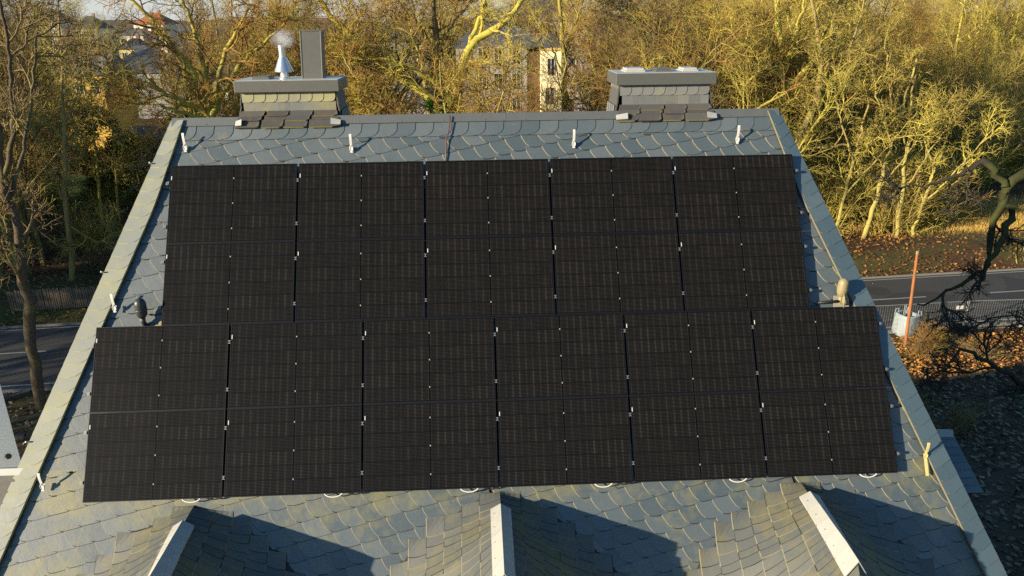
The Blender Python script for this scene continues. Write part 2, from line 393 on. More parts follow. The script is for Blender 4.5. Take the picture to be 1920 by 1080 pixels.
# ridge metal
for (a, b) in ((UL0 - .01, 1.77), (3.17, 5.62), (5.62, 7.30), (8.69, UR0 + .01)):
    rm = MB(); z = .002 * (a > 3 and a < 5)
    P = [RP(a, .640, HS + .030 + z), RP(b, .640, HS + .030 + z), RP(b, .642, HS + .034 + z), RP(a, .642, HS + .034 + z),
         RP(b, VR + .035, HS + .038 + z), RP(a, VR + .035, HS + .038 + z)]
    y2 = 2 * RIDGE_Y
    Q = [(P[5][0], y2 - P[5][1], P[5][2]), (P[4][0], y2 - P[4][1], P[4][2]), (P[1][0], y2 - P[1][1], P[1][2]), (P[0][0], y2 - P[0][1], P[0][2])]
    rm.face([P[0], P[1], P[2], P[3]]); rm.face([P[3], P[2], P[4], P[5]]); rm.face([P[5], P[4], Q[1], Q[0]]); rm.face([Q[0], Q[1], Q[2], Q[3]])
    nscrew = int((b - a) / .5)
    for k in range(nscrew):
        c = RP(a + (k + .5) * (b - a) / nscrew, .665, HS + .036); rm.lathe([(.010, 0), (.010, .006), (0, .008)], 6, c)
    rm.build('ridge_cap', M['ridge_metal'], house)

# dormers: slate covered gables swept into the main slope
TAN = math.tan(TH)
def dormer(idx, u0, v0):
    x0, y0, z0 = RP(u0, v0, HS); L = 1.62
    def surf(x, dd, lift=0.0):                   # dd: metres out from the point where the ridge leaves the slope
        dv = dd / CT; b = dorm_b(dv); H = dd * TAN; t = min(1, abs(x) / b)
        z = z0 - H + H * (1 - t) ** 1.4
        zend = z0 - max(0, dd - L) * 1.5 - abs(x) * 0.12          # hipped front
        z = min(z, max(zend, z0 - H)) if dd > L else z
        return (x0 + x, y0 - dd, z + .012 + lift)
    dm = empty('dormer', (0, 0, 0)); dm.parent = house
    base = MB(); N, K = 26, 22; DM = 2.5
    for sgn in (-1, 1):
        for k in range(K):
            for n in range(N):
                q = []
                for kk, nn in ((k, n), (k + 1, n), (k + 1, n + 1), (k, n + 1)):
                    dd = .01 + DM * (kk / K) ** 1.3; b = dorm_b(dd / CT); q.append(surf(sgn * b * nn / N, dd, -.022))
                base.face(q if sgn > 0 else q[::-1])
    base.build('dormer_deck', M['deck'], dm)
    r2 = random.Random(20 + idx); s2 = MB(); CW = 0.235; YS = 0.105
    for sgn in (-1, 1):
        for c in range(9):
            off = r2.uniform(0, YS)
            for j in range(-2, 25):
                da = j * YS + off
                if da > 2.45: continue
                xa = c * CW
                dmid = da + YS * .9
                if dmid < .02: continue
                b = dorm_b(max(dmid * .85 - .03, .004) / CT)
                if xa + CW * .45 > b: continue
                tint = min(1, max(0, r2.gauss(.5, .17)))
                AA, EE = (0, .3, .6, .9, 1.14), (0, .5, 1.0, 1.5); jy = r2.uniform(-.01, .01); sk = r2.uniform(-.012, .012)
                grid = []
                for e in EE:
                    rowp = []
                    for a in AA:
                        ee = e - (.16 * max(0, a - .7) / .44 if e > 1.2 else 0)       # rounded outer corner
                        dd = max(.006, da + ee * YS + jy + sk * a)
                        rowp.append(surf(sgn * (xa + a * CW), dd, -.002 + .008 * (a / 1.14) + .008 * (e / 1.5)))
                    grid.append(rowp)
                for i1 in range(3):
                    for k1 in range(4):
                        q = [grid[i1][k1], grid[i1][k1 + 1], grid[i1 + 1][k1 + 1], grid[i1 + 1][k1]]
                        s2.face(q[::-1] if sgn > 0 else q, 0, tint)
                ol = [grid[i1][4] for i1 in range(4)]; ol2 = [(q[0] + sgn * .010, q[1], q[2] - .013) for q in ol]
                en = grid[3]; en2 = [(q[0], q[1] - .006, q[2] - .012) for q in en]
                lit = 1 if r2.random() < .6 else 2
                for i1 in range(3):
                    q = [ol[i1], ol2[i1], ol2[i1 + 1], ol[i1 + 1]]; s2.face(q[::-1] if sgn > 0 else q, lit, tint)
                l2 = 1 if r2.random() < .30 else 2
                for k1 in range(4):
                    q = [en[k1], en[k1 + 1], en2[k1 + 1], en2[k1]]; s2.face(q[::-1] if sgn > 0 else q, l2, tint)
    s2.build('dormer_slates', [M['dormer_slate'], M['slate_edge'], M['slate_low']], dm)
    # zinc capping over the ridge
    zc = MB(); st = (.40, .36, .30)[idx]
    n = 5
    for k in range(n):
        da, db = st + (L - st) * k / n, st + (L - st) * (k + 1) / n + .01
        for sgn in (-1, 1):
            wv = .112
            def P(dd, x, e): 
                p = surf(sgn * x, dd, .052 + .012 * (x == 0) + e); return (p[0] + sgn * (.02 if x else 0), p[1], p[2])
            e = .002 * (k % 2)
            q = [P(da, 0, e), P(db, 0, e), P(db, wv, e), P(da, wv, e)]
            q2 = [(p[0] + sgn * .0, p[1], p[2] - .02) for p in q]
            zc.face(q if sgn < 0 else q[::-1]); zc.face([q[3], q[2], q2[2], q2[3]] if sgn < 0 else [q[2], q[3], q2[3], q2[2]])
            if k == n - 1: zc.face([q[1], q[2], q2[2], q2[1]])
            if k == 0: zc.face([q[0], q[3], q2[3], q2[0]])
            zc.lathe([(.007, 0), (.007, .006), (0, .008)], 6, (q[3][0] - sgn * .03, (q[2][1] + q[3][1]) / 2, q[3][2] + .03))
    zc.build('ridge_flashing', M['zinc'], dm)
    fr = MB(); yf = y0 - L - .5
    fr.box(x0 - .75, x0 + .75, yf, yf + .35, z0 - 2.6, z0 - .9)
    fo = fr.build('dormer_front', M['plaster'], dm)
for i, (a, b) in enumerate(DORM): dormer(i, a, b)

# chimneys
def chimney(idx, x0, x1, zb, zt, zc, lichen):
    yf, yb = .60, 1.24
    ch = empty('chimney', (0, 0, 0)); ch.parent = house
    co = MB(); co.box(x0 + .03, x1 - .03, yf + .02, yb - .02, -1.2, zt - .004)
    co.build('chimney_core', M['deck'], ch)
    s = MB(); r3 = random.Random(50 + idx); rows = 2; rh = (zt - zb) / rows
    for face_ in range(4):                          # front, left, right, back
        if face_ in (0, 3): a0, a1 = x0, x1
        else: a0, a1 = yf, yb
        n = 8 if face_ in (0, 3) else 4
        for row in range(rows + (0 if face_ == 0 else 3)):
            ztp = zt - row * rh; w_ = (a1 - a0) / n; o = 0
            if row % 2: o = r3.uniform(-.04, .04)
            for k in range(n):
                tint = min(1, max(0, r3.gauss(.5, .25))); top, bot = [], []
                rnded = row == 0
                P = [(-.15, 0), (.55, 0), (.8, .06), (.93, .2), (1.0, .45), (1.0, 1.1), (-.15, 1.1)] if rnded else [(.0, 0), (1.15, 0), (1.15, 1.1), (-.02, 1.1), (-.02, .4), (-.01, .15)]
                for a, b in P:
                    aa = a0 + o + (k + a) * w_; aa = max(a0, min(a1, aa)); zz = ztp - rh + b * rh; zz = min(zz, zt)
                    out = .012 + .012 * (1 - b) + (.006 * a if rnded else .006 * (1 - a)) + .06 * max(0, row - 1) ** 1.4
                    p = {0: (aa, yf - out, zz), 3: (aa, yb + out, zz), 1: (x0 - out, aa, zz), 2: (x1 + out, aa, zz)}[face_]
                    q = {0: (aa, yf - out + .014, zz), 3: (aa, yb + out - .014, zz), 1: (x0 - out + .014, aa, zz), 2: (x1 + out - .014, aa, zz)}[face_]
                    top.append(p); bot.append(q)
                mi = 1 if (lichen and row == 0) else 0
                s.face(top, mi, tint)
                for k1 in range(len(top)):
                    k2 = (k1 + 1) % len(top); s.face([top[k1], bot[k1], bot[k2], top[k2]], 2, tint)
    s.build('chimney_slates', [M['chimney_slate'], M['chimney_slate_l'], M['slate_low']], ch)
    # flared skirt of big slates at the foot, three lapped layers
    k = MB(); prof = [(yf - .02, zb + .012), (yf - .075, zb - .045), (yf - .135, zb - .10), (yf - .205, zb - .185)]
    prof = [(y, z) for y, z in prof]
    n = 4; xa, xb = x0 - .02, x1 + .02
    for lay in range(3):
        for i in range(n):
            tint = r3.random(); w_ = (xb - xa) / n; jag = [.0, .02, -.015, .01][(i + idx) % 4]
            ya, za = prof[lay]; yb_, zb_ = prof[lay + 1]
            fl = .07 * (lay + 1) / 3; fl0 = .07 * lay / 3
            xl, xr = xa + i * w_ + jag, xa + (i + 1) * w_ - .012
            el = fl if i == 0 else 0; er = fl if i == n - 1 else 0; el0 = fl0 if i == 0 else 0; er0 = fl0 if i == n - 1 else 0
            lift = .012 * ((i + lay) % 2) + .006
            sk = -.03 * lay
            pts = [(xl - el0 + sk * (i > 0), ya - lift, za + .012), (xr + er0 + sk * (i < n - 1), ya - lift, za + .012),
                   (xr + er + (sk - .01) * (i < n - 1), yb_ - lift - .02, zb_ + .02), (xr - .06 + er + sk, yb_ - lift - .028, zb_), (xl - el + (sk) * (i > 0), yb_ - lift - .028, zb_)]
            k.face(pts[::-1][::-1], 0, tint)
            low = [(p[0], p[1] + .02, p[2] - .02) for p in pts]
            for a in range(5):
                b2 = (a + 1) % 5; k.face([pts[a], low[a], low[b2], pts[b2]], 1 if a in (2, 3) and r3.random() < .5 else 0, .1)
    # flared side cheeks
    for sx, xs in ((-1, x0), (1, x1)):
        for lay in range(4):
            z0_, z1_ = zb + .30 - lay * .16, zb + .10 - lay * .16
            o0, o1 = .012 + .014 * lay ** 1.5, .03 + .014 * (lay + 1) ** 1.5
            q = [(xs + sx * o0, yf - .005 * lay, z0_), (xs + sx * o0, yb, z0_), (xs + sx * o1, yb, z1_), (xs + sx * o1, yf - .03 - .02 * lay, z1_)]
            q2 = [(p[0] - sx * .02, p[1], p[2]) for p in q]
            if sx > 0: q.reverse(); q2.reverse()
            k.face(q, 0, .7)
            for a in range(4): b2 = (a + 1) % 4; k.face([q[a], q2[a], q2[b2], q[b2]], 0, .2)
    k.build('chimney_skirt', [M['skirt_slate'], M['hip_edge']], ch)
    cp = MB(); cx0, cx1, cy0, cy1 = x0 - .075, x1 + .075, yf - .09, yb + .07
    cp.box(cx0, cx1, cy0, cy1, zt, zc)
    cap = cp.build('chimney_cap', M['lead'], ch, bevel=.006)
    tp = MB(); tp.box(cx0 + .012, cx1 - .012, cy0 + .012, cy1 - .012, zc, zc + .006)
    tp.build('cap_sheet', M['zinc'], ch)
    pl = RP(x0 - .06, .66, HS + .06); pr = RP(x1 + .06, .66, HS + .06)
    for (p, ln, dz, mi) in ((pl, .15 if idx else .07, .0, 0), (pr, .12, .0, 0)):
        sgn = 1 if p is pl else -1; fl = MB()
        v = [(p[0] - .02 * sgn, p[1] - .05, p[2] - .03), (p[0] + ln * sgn, p[1] - .06, p[2] - .02), (p[0] + ln * sgn, p[1] - .01, p[2] + .06), (p[0] - .02 * sgn, p[1] + .0, p[2] + .03)]
        v2 = [(a, b + .012, c - .01) for a, b, c in v]
        if sgn < 0: v.reverse(); v2.reverse()
        fl.face(v); fl.face(v2[::-1])
        for a in range(4): b2 = (a + 1) % 4; fl.face([v[a], v2[a], v2[b2], v[b2]])
        fl.build('corner_flashing', M['zinc'], ch)
    return ch, cx0, cx1, cy0, cy1, zc + .006
c1, a0, a1, b0, b1, zz = chimney(0, 1.79, 3.135, .655, .945, 1.105, True)
bx = MB(); X0, X1 = 2.630, 2.930; Y0, Y1 = .84, 1.10
LEAN = lambda x, y, z: (x + (z - zz) * .05, y, z)
bx.box(X0, X1, Y0, Y1, zz, zz + .655, 0, LEAN)
for k in range(2): bx.box(X0 - .006, X0 + .012, Y0 - .006, Y0 + .012, zz, zz + .66, 0, LEAN) if k == 0 else bx.box(X1 - .012, X1 + .006, Y0 - .006, Y0 + .012, zz, zz + .66, 0, LEAN)
bx.build('flue_box', M['lead'], c1, bevel=.004)
cw = MB(); cw.box(X0 - .01, X1 + .01, Y0 - .01, Y1 + .01, zz + .663, zz + .675, 0, LEAN); cw.build('flue_box_lid', M['lead'], c1)
fx, fy = 2.365, .88
fl = MB()
fl.lathe([(.085, 0), (.085, .012), (.064, .02), (.058, .085), (.058, .15)], 24, (fx, fy, zz))
fl.lathe([(.135, .095), (.138, .101), (.135, .107), (.056, .300), (.054, .306), (.049, .306), (.049, .465), (.043, .467), (.043, .31), (.122, .101), (.135, .095)], 28, (fx, fy, zz))
fl.build('flue_pipe', M['steel'], c1, smooth=True)
for o_ in [bpy.data.objects['flue_pipe']]:
    e_ = o_.modifiers.new('edges', 'EDGE_SPLIT'); e_.split_angle = R(35)
pm = MB(); pm.box(1.93, 2.17, .72, 1.05, zz, zz + .03); pm.box(1.95, 2.15, .74, 1.03, zz + .03, zz + .04); pm.build('flue_plate', M['lead'], c1)
c2, a0, a1, b0, b1, zz2 = chimney(1, 7.325, 8.665, .66, .968, 1.135, False)
for (xa, xb, hm, mm) in ((7.42, 7.72, .055, 'zinc'), (7.87, 8.13, .045, 'lead'), (8.28, 8.52, .05, 'zinc')):
    q = MB(); q.box(xa, xb, .72, 1.08, zz2, zz2 + .02); q.box(xa + .02, xb - .02, .74, 1.06, zz2 + .02, zz2 + hm)
    q.build('flue_cover', M[mm], c2, bevel=.004)

# side dormers seen past the hips
def side_dormer(side):
    dm = empty('side_dormer'); dm.parent = house
    if side > 0:
        def PW_(px, py): # the dormer stands back on the hip face, behind the plane of the main slope
            dd = ray(px, py); nn = np.array((0, -ST, CT)); return CAM + dd * ((-1.35 - nn @ CAM) / (nn @ dd))
        r0, r1, e1, e0 = PW_(1700, 806), PW_(1782, 806), PW_(1842, 920), PW_(1770, 920)
    else:
        r0 = np.array(RP(-.62, -4.10)); r1 = np.array(RP(-1.9, -4.10)); e1 = np.array(RP(-2.2, -5.2)); e0 = np.array(RP(-.95, -5.2))
    s = MB(); sgn = side
    nrow = 8
    for i in range(nrow):
        ta, tb = i / nrow, (i + 1.25) / nrow; tb = min(tb, 1.03)
        l0, l1 = r0 + (e0 - r0) * ta, r0 + (e0 - r0) * tb; m0, m1 = r1 + (e1 - r1) * ta, r1 + (e1 - r1) * tb
        cols = 2 if side > 0 else 5
        for c in range(cols):
            fa, fb = c / cols, min(1, (c + 1.0) / cols)
            if side < 0: fa, fb = c / cols + .03 * (i % 2), (c + 1) / cols + .03 * (i % 2)
            nn = np.array((0, -ST, CT))
            q = [l1 + (m1 - l1) * fa + nn * (.014 + .012 * c % 2), l1 + (m1 - l1) * fb + nn * .018, l0 + (m0 - l0) * fb + nn * .0, l0 + (m0 - l0) * fa + nn * .0]
            q2 = [p - nn * .014 for p in q]
            if sgn < 0: q.reverse(); q2.reverse()
            s.face(q, 0, rnd.random())
            for a in range(4): b2 = (a + 1) % 4; s.face([q[a], q2[a], q2[b2], q[b2]], 1, .3)
    # back slope and cheeks down into the house
    bk = 1.2
    rb0 = r0 + np.array((0, bk, -bk * TAN)); rb1 = r1 + np.array((0, bk, -bk * TAN))
    f_ = [r0, r1, rb1, rb0]; s.face(f_ if side > 0 else f_[::-1], 0, .4)
    s.build('side_dormer_slates', [M['hip_slate_r'] if side > 0 else M['skirt_slate'], M['slate_low']], dm)
    z = MB(); n2 = np.array((0, -ST, CT)) * .03; dn = np.array(RP(0, -.055, 0)); ov = np.array((side * .02, 0, 0))
    up_ = np.array((0, .03, .02)); th = .11 if side > 0 else .09
    dn = np.array(RP(0, -th, 0)) - np.array(RP(0, 0, 0))
    q = [r0 + n2, r1 + n2 + ov, r1 + n2 + ov + dn, r0 + n2 + dn]
    q2 = [r0 + n2 + np.array((0, .10, -.05)), r1 + n2 + ov + np.array((0, .10, -.05))]
    z.face(q if side < 0 else q[::-1]); z.face([q[0], q[1], q2[1], q2[0]])
    q3 = [p - n2 * .6 for p in q]; z.face([q[2], q[3], q3[3], q3[2]]); z.face([q[1], q[2], q3[2], q3[1]])
    z.build('ridge_flashing', M['zinc_dull'], dm)
    w2 = MB(); xa, xb = sorted((float(e1[0] - side * .06), float(e0[0] - side * .5)))
    w2.box(xa, xb, float(e1[1]) + .10, float(r1[1]) + .9, float(e1[2]) - 1.6, float(e1[2]) - .02)
    w2.build('side_dormer_cheek', M['deck'], dm)
    return dm
sd1 = side_dormer(1); sd0 = side_dormer(-1)
# white house corner seen past the left hip, its visible wall turned away from the sun
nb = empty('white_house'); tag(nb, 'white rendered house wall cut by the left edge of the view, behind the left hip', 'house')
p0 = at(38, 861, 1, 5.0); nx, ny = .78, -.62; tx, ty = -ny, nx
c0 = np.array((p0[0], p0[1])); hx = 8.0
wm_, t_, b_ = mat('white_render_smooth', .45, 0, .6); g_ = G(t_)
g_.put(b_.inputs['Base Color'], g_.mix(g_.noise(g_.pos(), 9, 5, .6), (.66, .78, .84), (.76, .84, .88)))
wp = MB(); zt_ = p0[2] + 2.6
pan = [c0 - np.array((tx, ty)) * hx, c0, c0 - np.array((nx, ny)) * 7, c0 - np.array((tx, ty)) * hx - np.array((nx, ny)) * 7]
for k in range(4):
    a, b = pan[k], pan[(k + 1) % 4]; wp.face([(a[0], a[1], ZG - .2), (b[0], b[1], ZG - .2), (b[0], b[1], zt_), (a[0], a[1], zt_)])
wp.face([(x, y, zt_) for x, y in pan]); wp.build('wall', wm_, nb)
kb = MB(); kb.lathe([(.0, .0), (.06, .0), (.06, .04), (.03, .05), (0, .05)], 14)
ko = kb.build('air_vent', M['black_rubber'], nb)
hv = c0 - np.array((tx, ty)) * .22 + np.array((nx, ny)) * .01
ko.matrix_world = Matrix.Translation((hv[0], hv[1], p0[2] + .20)) @ Vector((nx, ny, 0)).to_track_quat('Z', 'Y').to_matrix().to_4x4()

# ------------------------------------------------------------------ solar panels
PW, PH, PX, PY = 1.762, 1.138, 1.792, 1.142
UOFF = 0.8568
def make_panel():
    root = empty('solar_panel')
    f = MB(); t, fr = .035, .011
    f.box(-PW/2, PW/2, -PH/2, -PH/2 + fr, -t, 0); f.box(-PW/2, PW/2, PH/2 - fr, PH/2, -t, 0)
    f.box(-PW/2, -PW/2 + fr, -PH/2 + fr, PH/2 - fr, -t, 0); f.box(PW/2 - fr, PW/2, -PH/2 + fr, PH/2 - fr, -t, 0)
    f.build('frame', M['black_metal'], root)
    g = MB(); g.box(-PW/2 + fr, PW/2 - fr, -PH/2 + fr, PH/2 - fr, -.006, -.0025); g.build('cell_glass', M['cells'], root)
    s = MB(); s.box(-PW/2 + .013, -PW/2 + .023, PH/2 - .210, PH/2 - .155, -.002, .0005); s.build('sticker', M['white_paint'], root)
    return root
ORD = ['first', 'second', 'third', 'fourth', 'fifth', 'sixth']
ROWN = ['top row', 'second row from the top', 'third row from the top', 'bottom row']
proto = make_panel(); first = True
for row in range(4):
    n = 5 if row < 2 else 6
    for k in range(n):
        o = proto if first else copy_tree(proto); first = False
        u = (UOFF if row < 2 else 0) + k * PX + PW / 2; v = -row * PY - PH / 2
        tl = rnd.uniform(-.0012, .0012)
        o.location = RP(u, v, tl); o.rotation_euler = (TH, 0, 0)
        tag(o, f'black framed solar panel, {ORD[k]} from the left in the {ROWN[row]}', 'solar panel', 'solar panels on the slate roof')
# mounting rails with their clamps
def make_rail(n):
    root = empty('mounting_rail')
    L = n * PX + .06
    r = MB(); r.box(-.05, L - .03, -.02, .02, -.078, -.037); r.build('rail', M['black_metal'], root)
    for xe in (-.075, L - .029):
        e = MB(); e.box(xe, xe + .024, -.02, .02, -.078, -.037); e.build('rail_end', M['clamp'], root)
    for k in range(n + 1):
        c = MB(); x = k * PX - (PX - PW) / 2
        if 0 < k < n:
            c.box(x - .005, x + .005, -.022, .022, -.036, .004); c.box(x - .017, x + .017, -.022, -.012, .0015, .005); c.box(x - .017, x + .017, .012, .022, .0015, .005)
            c.box(x - .007, x + .007, -.007, .007, .004, .012)
        elif k == 0:
            c.box(x - .035, x - .003, -.022, .022, -.036, -.02); c.box(x - .018, x - .002, -.02, .02, -.02, .003); c.box(x - .035, x - .022, -.008, .008, -.02, .002)
        else:
            c.box(x + .017, x + .050, -.022, .022, -.036, -.02); c.box(x + .017, x + .032, -.02, .02, -.02, .003); c.box(x + .036, x + .05, -.008, .008, -.02, .002)
        c.build('clamp', M['clamp'], root)
    return root
pr5, pr6 = make_rail(5), make_rail(6); used5 = used6 = False
for row in range(4):
    for q, fr in enumerate((.22, .78)):
        if row < 2: o = pr5 if not used5 else copy_tree(pr5); used5 = True
        else: o = pr6 if not used6 else copy_tree(pr6); used6 = True
        o.location = RP(UOFF if row < 2 else 0, -row * PY - PH * fr, 0); o.rotation_euler = (TH, 0, 0)
        tag(o, f'{"upper" if q == 0 else "lower"} black clamp rail under the {ROWN[row]} of panels', 'mounting rail', 'rails carrying the solar panels')

# white cable loops hanging below the bottom row, and black cables beside them
def arc_cable(name, pts, r, m): b = MB(); b.tube(pts, r, 8); return b.build(name, m, smooth=True)
lp = [(382, 938), (646, 926), (898, 914), (1148, 908), (1398, 902), (1650, 891)]
vb = -4 * PY + .008
for k, u in enumerate((1.36, 3.19, 4.97, 6.75, 8.56, 10.34)):
    pts = [RP(u + .12 * math.cos(a), vb + .012 - .062 * math.sin(a), -.05) for a in np.linspace(-.25, math.pi + .25, 17)]
    o = arc_cable('cable_loop', pts, .0085, M['white_paint'])
    tag(o, f'white cable loop hanging under the {ORD[k]} panel of the bottom row', 'cable loop', 'white cable loops below the panels')
    if k < 4:
        pts = [RP(u + .15 + .26 * t, vb + .02 - .045 * math.sin(math.pi * t) ** .8, -.06) for t in np.linspace(0, 1, 13)]
        o = arc_cable('black_cable', pts, .009, M['black_rubber'])
        tag(o, f'black cable sagging beside the white loop under the {ORD[k]} panel of the bottom row', 'cable', 'black cables below the panels')
o = arc_cable('lightning_wire', [RP(4.80, .72, HS + .07), RP(4.795, .63, HS + .06), RP(4.77, .45, HS + .055), RP(4.74, .38, HS + .04), RP(4.735, .2, HS + .025), RP(4.72, -.05, HS + .022)], .009, M['copper'])
tag(o, 'thin dark red wire running from the ridge down under the top row of panels', 'wire')

# roof hooks
def make_hook(name, m, plate=False):
    root = empty(name)
    def bar(mb, path, wd, th):                     # path in (v, h): a flat bar bent in the plane across the slope
        P = [Vector((a, b)) for a, b in path]
        for i in range(len(P) - 1):
            t = (P[i + 1] - P[i]).normalized(); n = Vector((-t.y, t.x)) * th / 2; a, b = P[i] - t * .002, P[i + 1] + t * .002
            q = [a - n, a + n, b + n, b - n]
            mb.mesh([(s * wd / 2, p.x, p.y) for s in (-1, 1) for p in q], [(0, 1, 2, 3), (7, 6, 5, 4), (0, 4, 5, 1), (1, 5, 6, 2), (2, 6, 7, 3), (3, 7, 4, 0)])
    h = MB(); bar(h, [(-.03, .012), (.0, .03), (.035, .05), (.075, .085), (.11, .115), (.15, .14), (.175, .148)], .034, .008)
    h.build('hook_arm', m, root)
    b = MB()
    if plate: bar(b, [(-.26, .012), (-.10, .016), (.03, .020)], .04, .006)
    else: bar(b, [(-.05, .010), (.04, .014)], .036, .007)
    b.build('base_plate', m, root)
    l = MB(); l.tube([(-.0, -.035, .014), (-.022, -.015, .026), (-.022, .02, .046), (0, .04, .064), (.022, .02, .046), (.022, -.015, .026), (0, -.035, .014)], .006, 6)
    l.build('eye', m, root)
    return root
hk = make_hook('roof_hook', M['white_paint'])
HK = [(1.005, .30, 'first white roof hook below the ridge, at the left end by the hip'), (3.37, .24, 'white roof hook below the ridge just right of the left chimney'),
      (6.60, .25, 'white roof hook below the ridge a little left of the right chimney'), (9.03, .27, 'white roof hook below the ridge by the right hip'),
      (.195, -2.02, 'white roof hook at the left hip just above the third row of panels'), (-.55, -4.35, 'lowest white roof hook, at the left hip beside the bottom row of panels')]
for k, (u, v, lab) in enumerate(HK):
    o = hk if k == 0 else copy_tree(hk)
    o.location = RP(u, v, HS + .02 + (.03 if k > 3 else 0)); o.rotation_euler = (TH, 0, 0); tag(o, lab, 'roof hook', 'safety hooks on the roof')
hy = make_hook('roof_hook', M['yellow_paint'], True); hy.location = RP(11.165, -4.36, HS + .05); hy.rotation_euler = (TH, 0, R(-2))
tag(hy, 'yellow roof hook on a long plate at the right hip beside the bottom row', 'roof hook', 'safety hooks on the roof')
# small pegs on the outer edge of the left hip
for k, v in enumerate((-3.77, -1.5, .08)):
    b = MB(); b.box(-.022, .006, -.010, .010, -.01, .03); b.box(-.022, -.008, -.010, .010, .03, .05)
    o = b.build('hip_peg', M['white_paint']); o.location = RP(UL(v) - .03, v, HS + .02); o.rotation_euler = (TH, 0, 0)
    tag(o, ['small white peg low on the outer edge of the left hip', 'small white peg halfway up the outer edge of the left hip', 'small white peg near the top of the left hip edge'][k], 'peg', 'pegs on the left hip')

# vent hoods
def vent(name, m, scale, label, tilt, loc, plate):
    root = empty(name, loc, (0, tilt, 0)); s = scale
    b = MB(); b.tube([(.012, .05 * s, -.08 * s), (.008, .01 * s, .0), (0, -.01 * s, .05 * s), (0, -.01 * s, .13 * s)], [.040 * s, .038 * s, .036 * s, .040 * s], 16)
    b.build('pipe', m, root, smooth=True)
    h = MB(); h.lathe([(.040 * s, .115 * s), (.062 * s, .14 * s), (.078 * s, .18 * s), (.083 * s, .24 * s), (.084 * s, .32 * s), (.082 * s, .345 * s), (.074 * s, .375 * s), (.055 * s, .405 * s), (.028 * s, .42 * s), (0.001, .424 * s)], 24, (0, -.01 * s, 0))
    h.build('hood', m, root, smooth=True)
    r = MB(); r.lathe([(.0835 * s, .232 * s), (.088 * s, .236 * s), (.088 * s, .250 * s), (.0835 * s, .254 * s)], 24, (0, -.01 * s, 0)); r.build('hood_ring', m, root, smooth=True)
    return tag(root, label, 'roof vent', 'vent hoods on the roof')
vl = vent('vent_hood', M['vent_dark'], .92, 'dark grey rounded vent hood at the left end of the panels', R(0), RP(.595, -2.255, HS + .05), None)
vr = vent('vent_hood', M['vent_tan'], .88, 'tan rounded vent hood at the right end of the panels', R(3), RP(10.262, -2.21, HS + .03), None)
b = MB()
pq = [(-.10, -.12), (.12, -.10), (.14, .06), (.06, .11), (-.08, .10)]
lo, hi = [RP(a_, c_, .0) for a_, c_ in pq], [RP(a_, c_, .014) for a_, c_ in pq]
b.mesh(lo + hi, [(4, 3, 2, 1, 0), (5, 6, 7, 8, 9)] + [(k, (k + 1) % 5, 5 + (k + 1) % 5, 5 + k) for k in range(5)])
b.build('base_plate', simple('vent_base_plate', (.26, .25, .20), .6, 0, .25, 9), vr)
b = MB(); b.tube([(.055, -.02, .00), (.052, -.035, .05), (.045, -.04, .10), (.03, -.03, .135)], [.042, .044, .040, .034], 14); b.build('elbow', M['vent_tan'], vr, smooth=True)
b = MB(); b.tube([(.005, -.12, -.03), (.005, -.115, .06), (.0, -.10, .125), (.0, -.08, .15)], .013, 8); b.build('hose', M['vent_tan'], vr, smooth=True)
b = MB(); b.tube([RP(9.95, -2.20, HS + .04), RP(10.10, -2.195, HS + .05), RP(10.25, -2.19, HS + .06)], .022, 8)
tag(b.build('drain_pipe', M['black_rubber'], None, smooth=True), 'short black pipe running from the panel edge to the tan vent', 'pipe')
b = MB(); b.tube([RP(.60, -2.10, HS + .03), RP(.68, -2.12, HS + .03), RP(.78, -2.11, HS + .04), RP(.86, -2.09, HS + .05)], .008, 6)
tag(b.build('black_cable', M['black_rubber'], None, smooth=True), 'black cable running from the dark vent into the panels', 'cable')
b = MB()
for k, (u, v) in enumerate(((.72, -2.30), (.83, -2.25))):
    P = [(-.06, -.06), (.06, -.06), (.08, .0), (.05, .05), (-.06, .05)]
    q = [RP(u + a, v + c, HS + .012 + .002 * k) for a, c in P]; b.face(q, 0)
    for i in range(5): j2 = (i + 1) % 5; b.face([q[i], tuple(np.array(q[i]) - np.array(RP(0, 0, .01))), tuple(np.array(q[j2]) - np.array(RP(0, 0, .01))), q[j2]], 0)
b.build('patch_slate', simple('patch_slate_tan', (.30, .24, .12), .7, 0, .3, 10), house)

# ------------------------------------------------------------------ ground and road
def road_y(x): return 27.2 + .088 * x
gm, t, b = mat('forest_ground', 0.95, 0, 0.2); g = G(t); p = g.pos(); sx = g.sep(p)
n1 = g.noise(p, .12, 5, .6); n2 = g.noise(p, 1.5, 6, .7); n3 = g.noise(p, 9, 4, .7)
col = g.mix(n2, (.035, .022, .013), (.095, .055, .026))
col = g.mix(g.ramp(n3, .55, .75), col, (.16, .085, .03))
col = g.mix(g.math('MULTIPLY', g.ramp(n1, .52, .64), .7), col, (.075, .085, .022))
d1 = g.n('ShaderNodeVectorMath', operation='DISTANCE'); g.put(d1.inputs[0], p); d1.inputs[1].default_value = (47, 48, ZG)
dry = g.ramp(g.math('ADD', g.math('MULTIPLY', d1.outputs['Value'], .06), n1), 1.25, .85)
col = g.mix(g.math('MULTIPLY', dry, g.ramp(n2, .3, .6)), col, (.30, .20, .06))
d2 = g.n('ShaderNodeVectorMath', operation='DISTANCE'); g.put(d2.inputs[0], p); d2.inputs[1].default_value = (-34, 68, ZG)
lawn = g.ramp(g.math('ADD', g.math('MULTIPLY', d2.outputs['Value'], .09), g.math('MULTIPLY', n2, .4)), 1.15, .95)
col = g.mix(lawn, col, (.07, .12, .02))
nearm = g.ramp(sx[1], 20, 12)
col = g.mix(g.math('MULTIPLY', nearm, .85), col, g.mix(n3, (.060, .042, .028), (.13, .095, .065)))
g.put(b.inputs['Base Color'], col); g.bump(b, g.math('ADD', n3, g.math('MULTIPLY', n2, 2)), .7, .08)
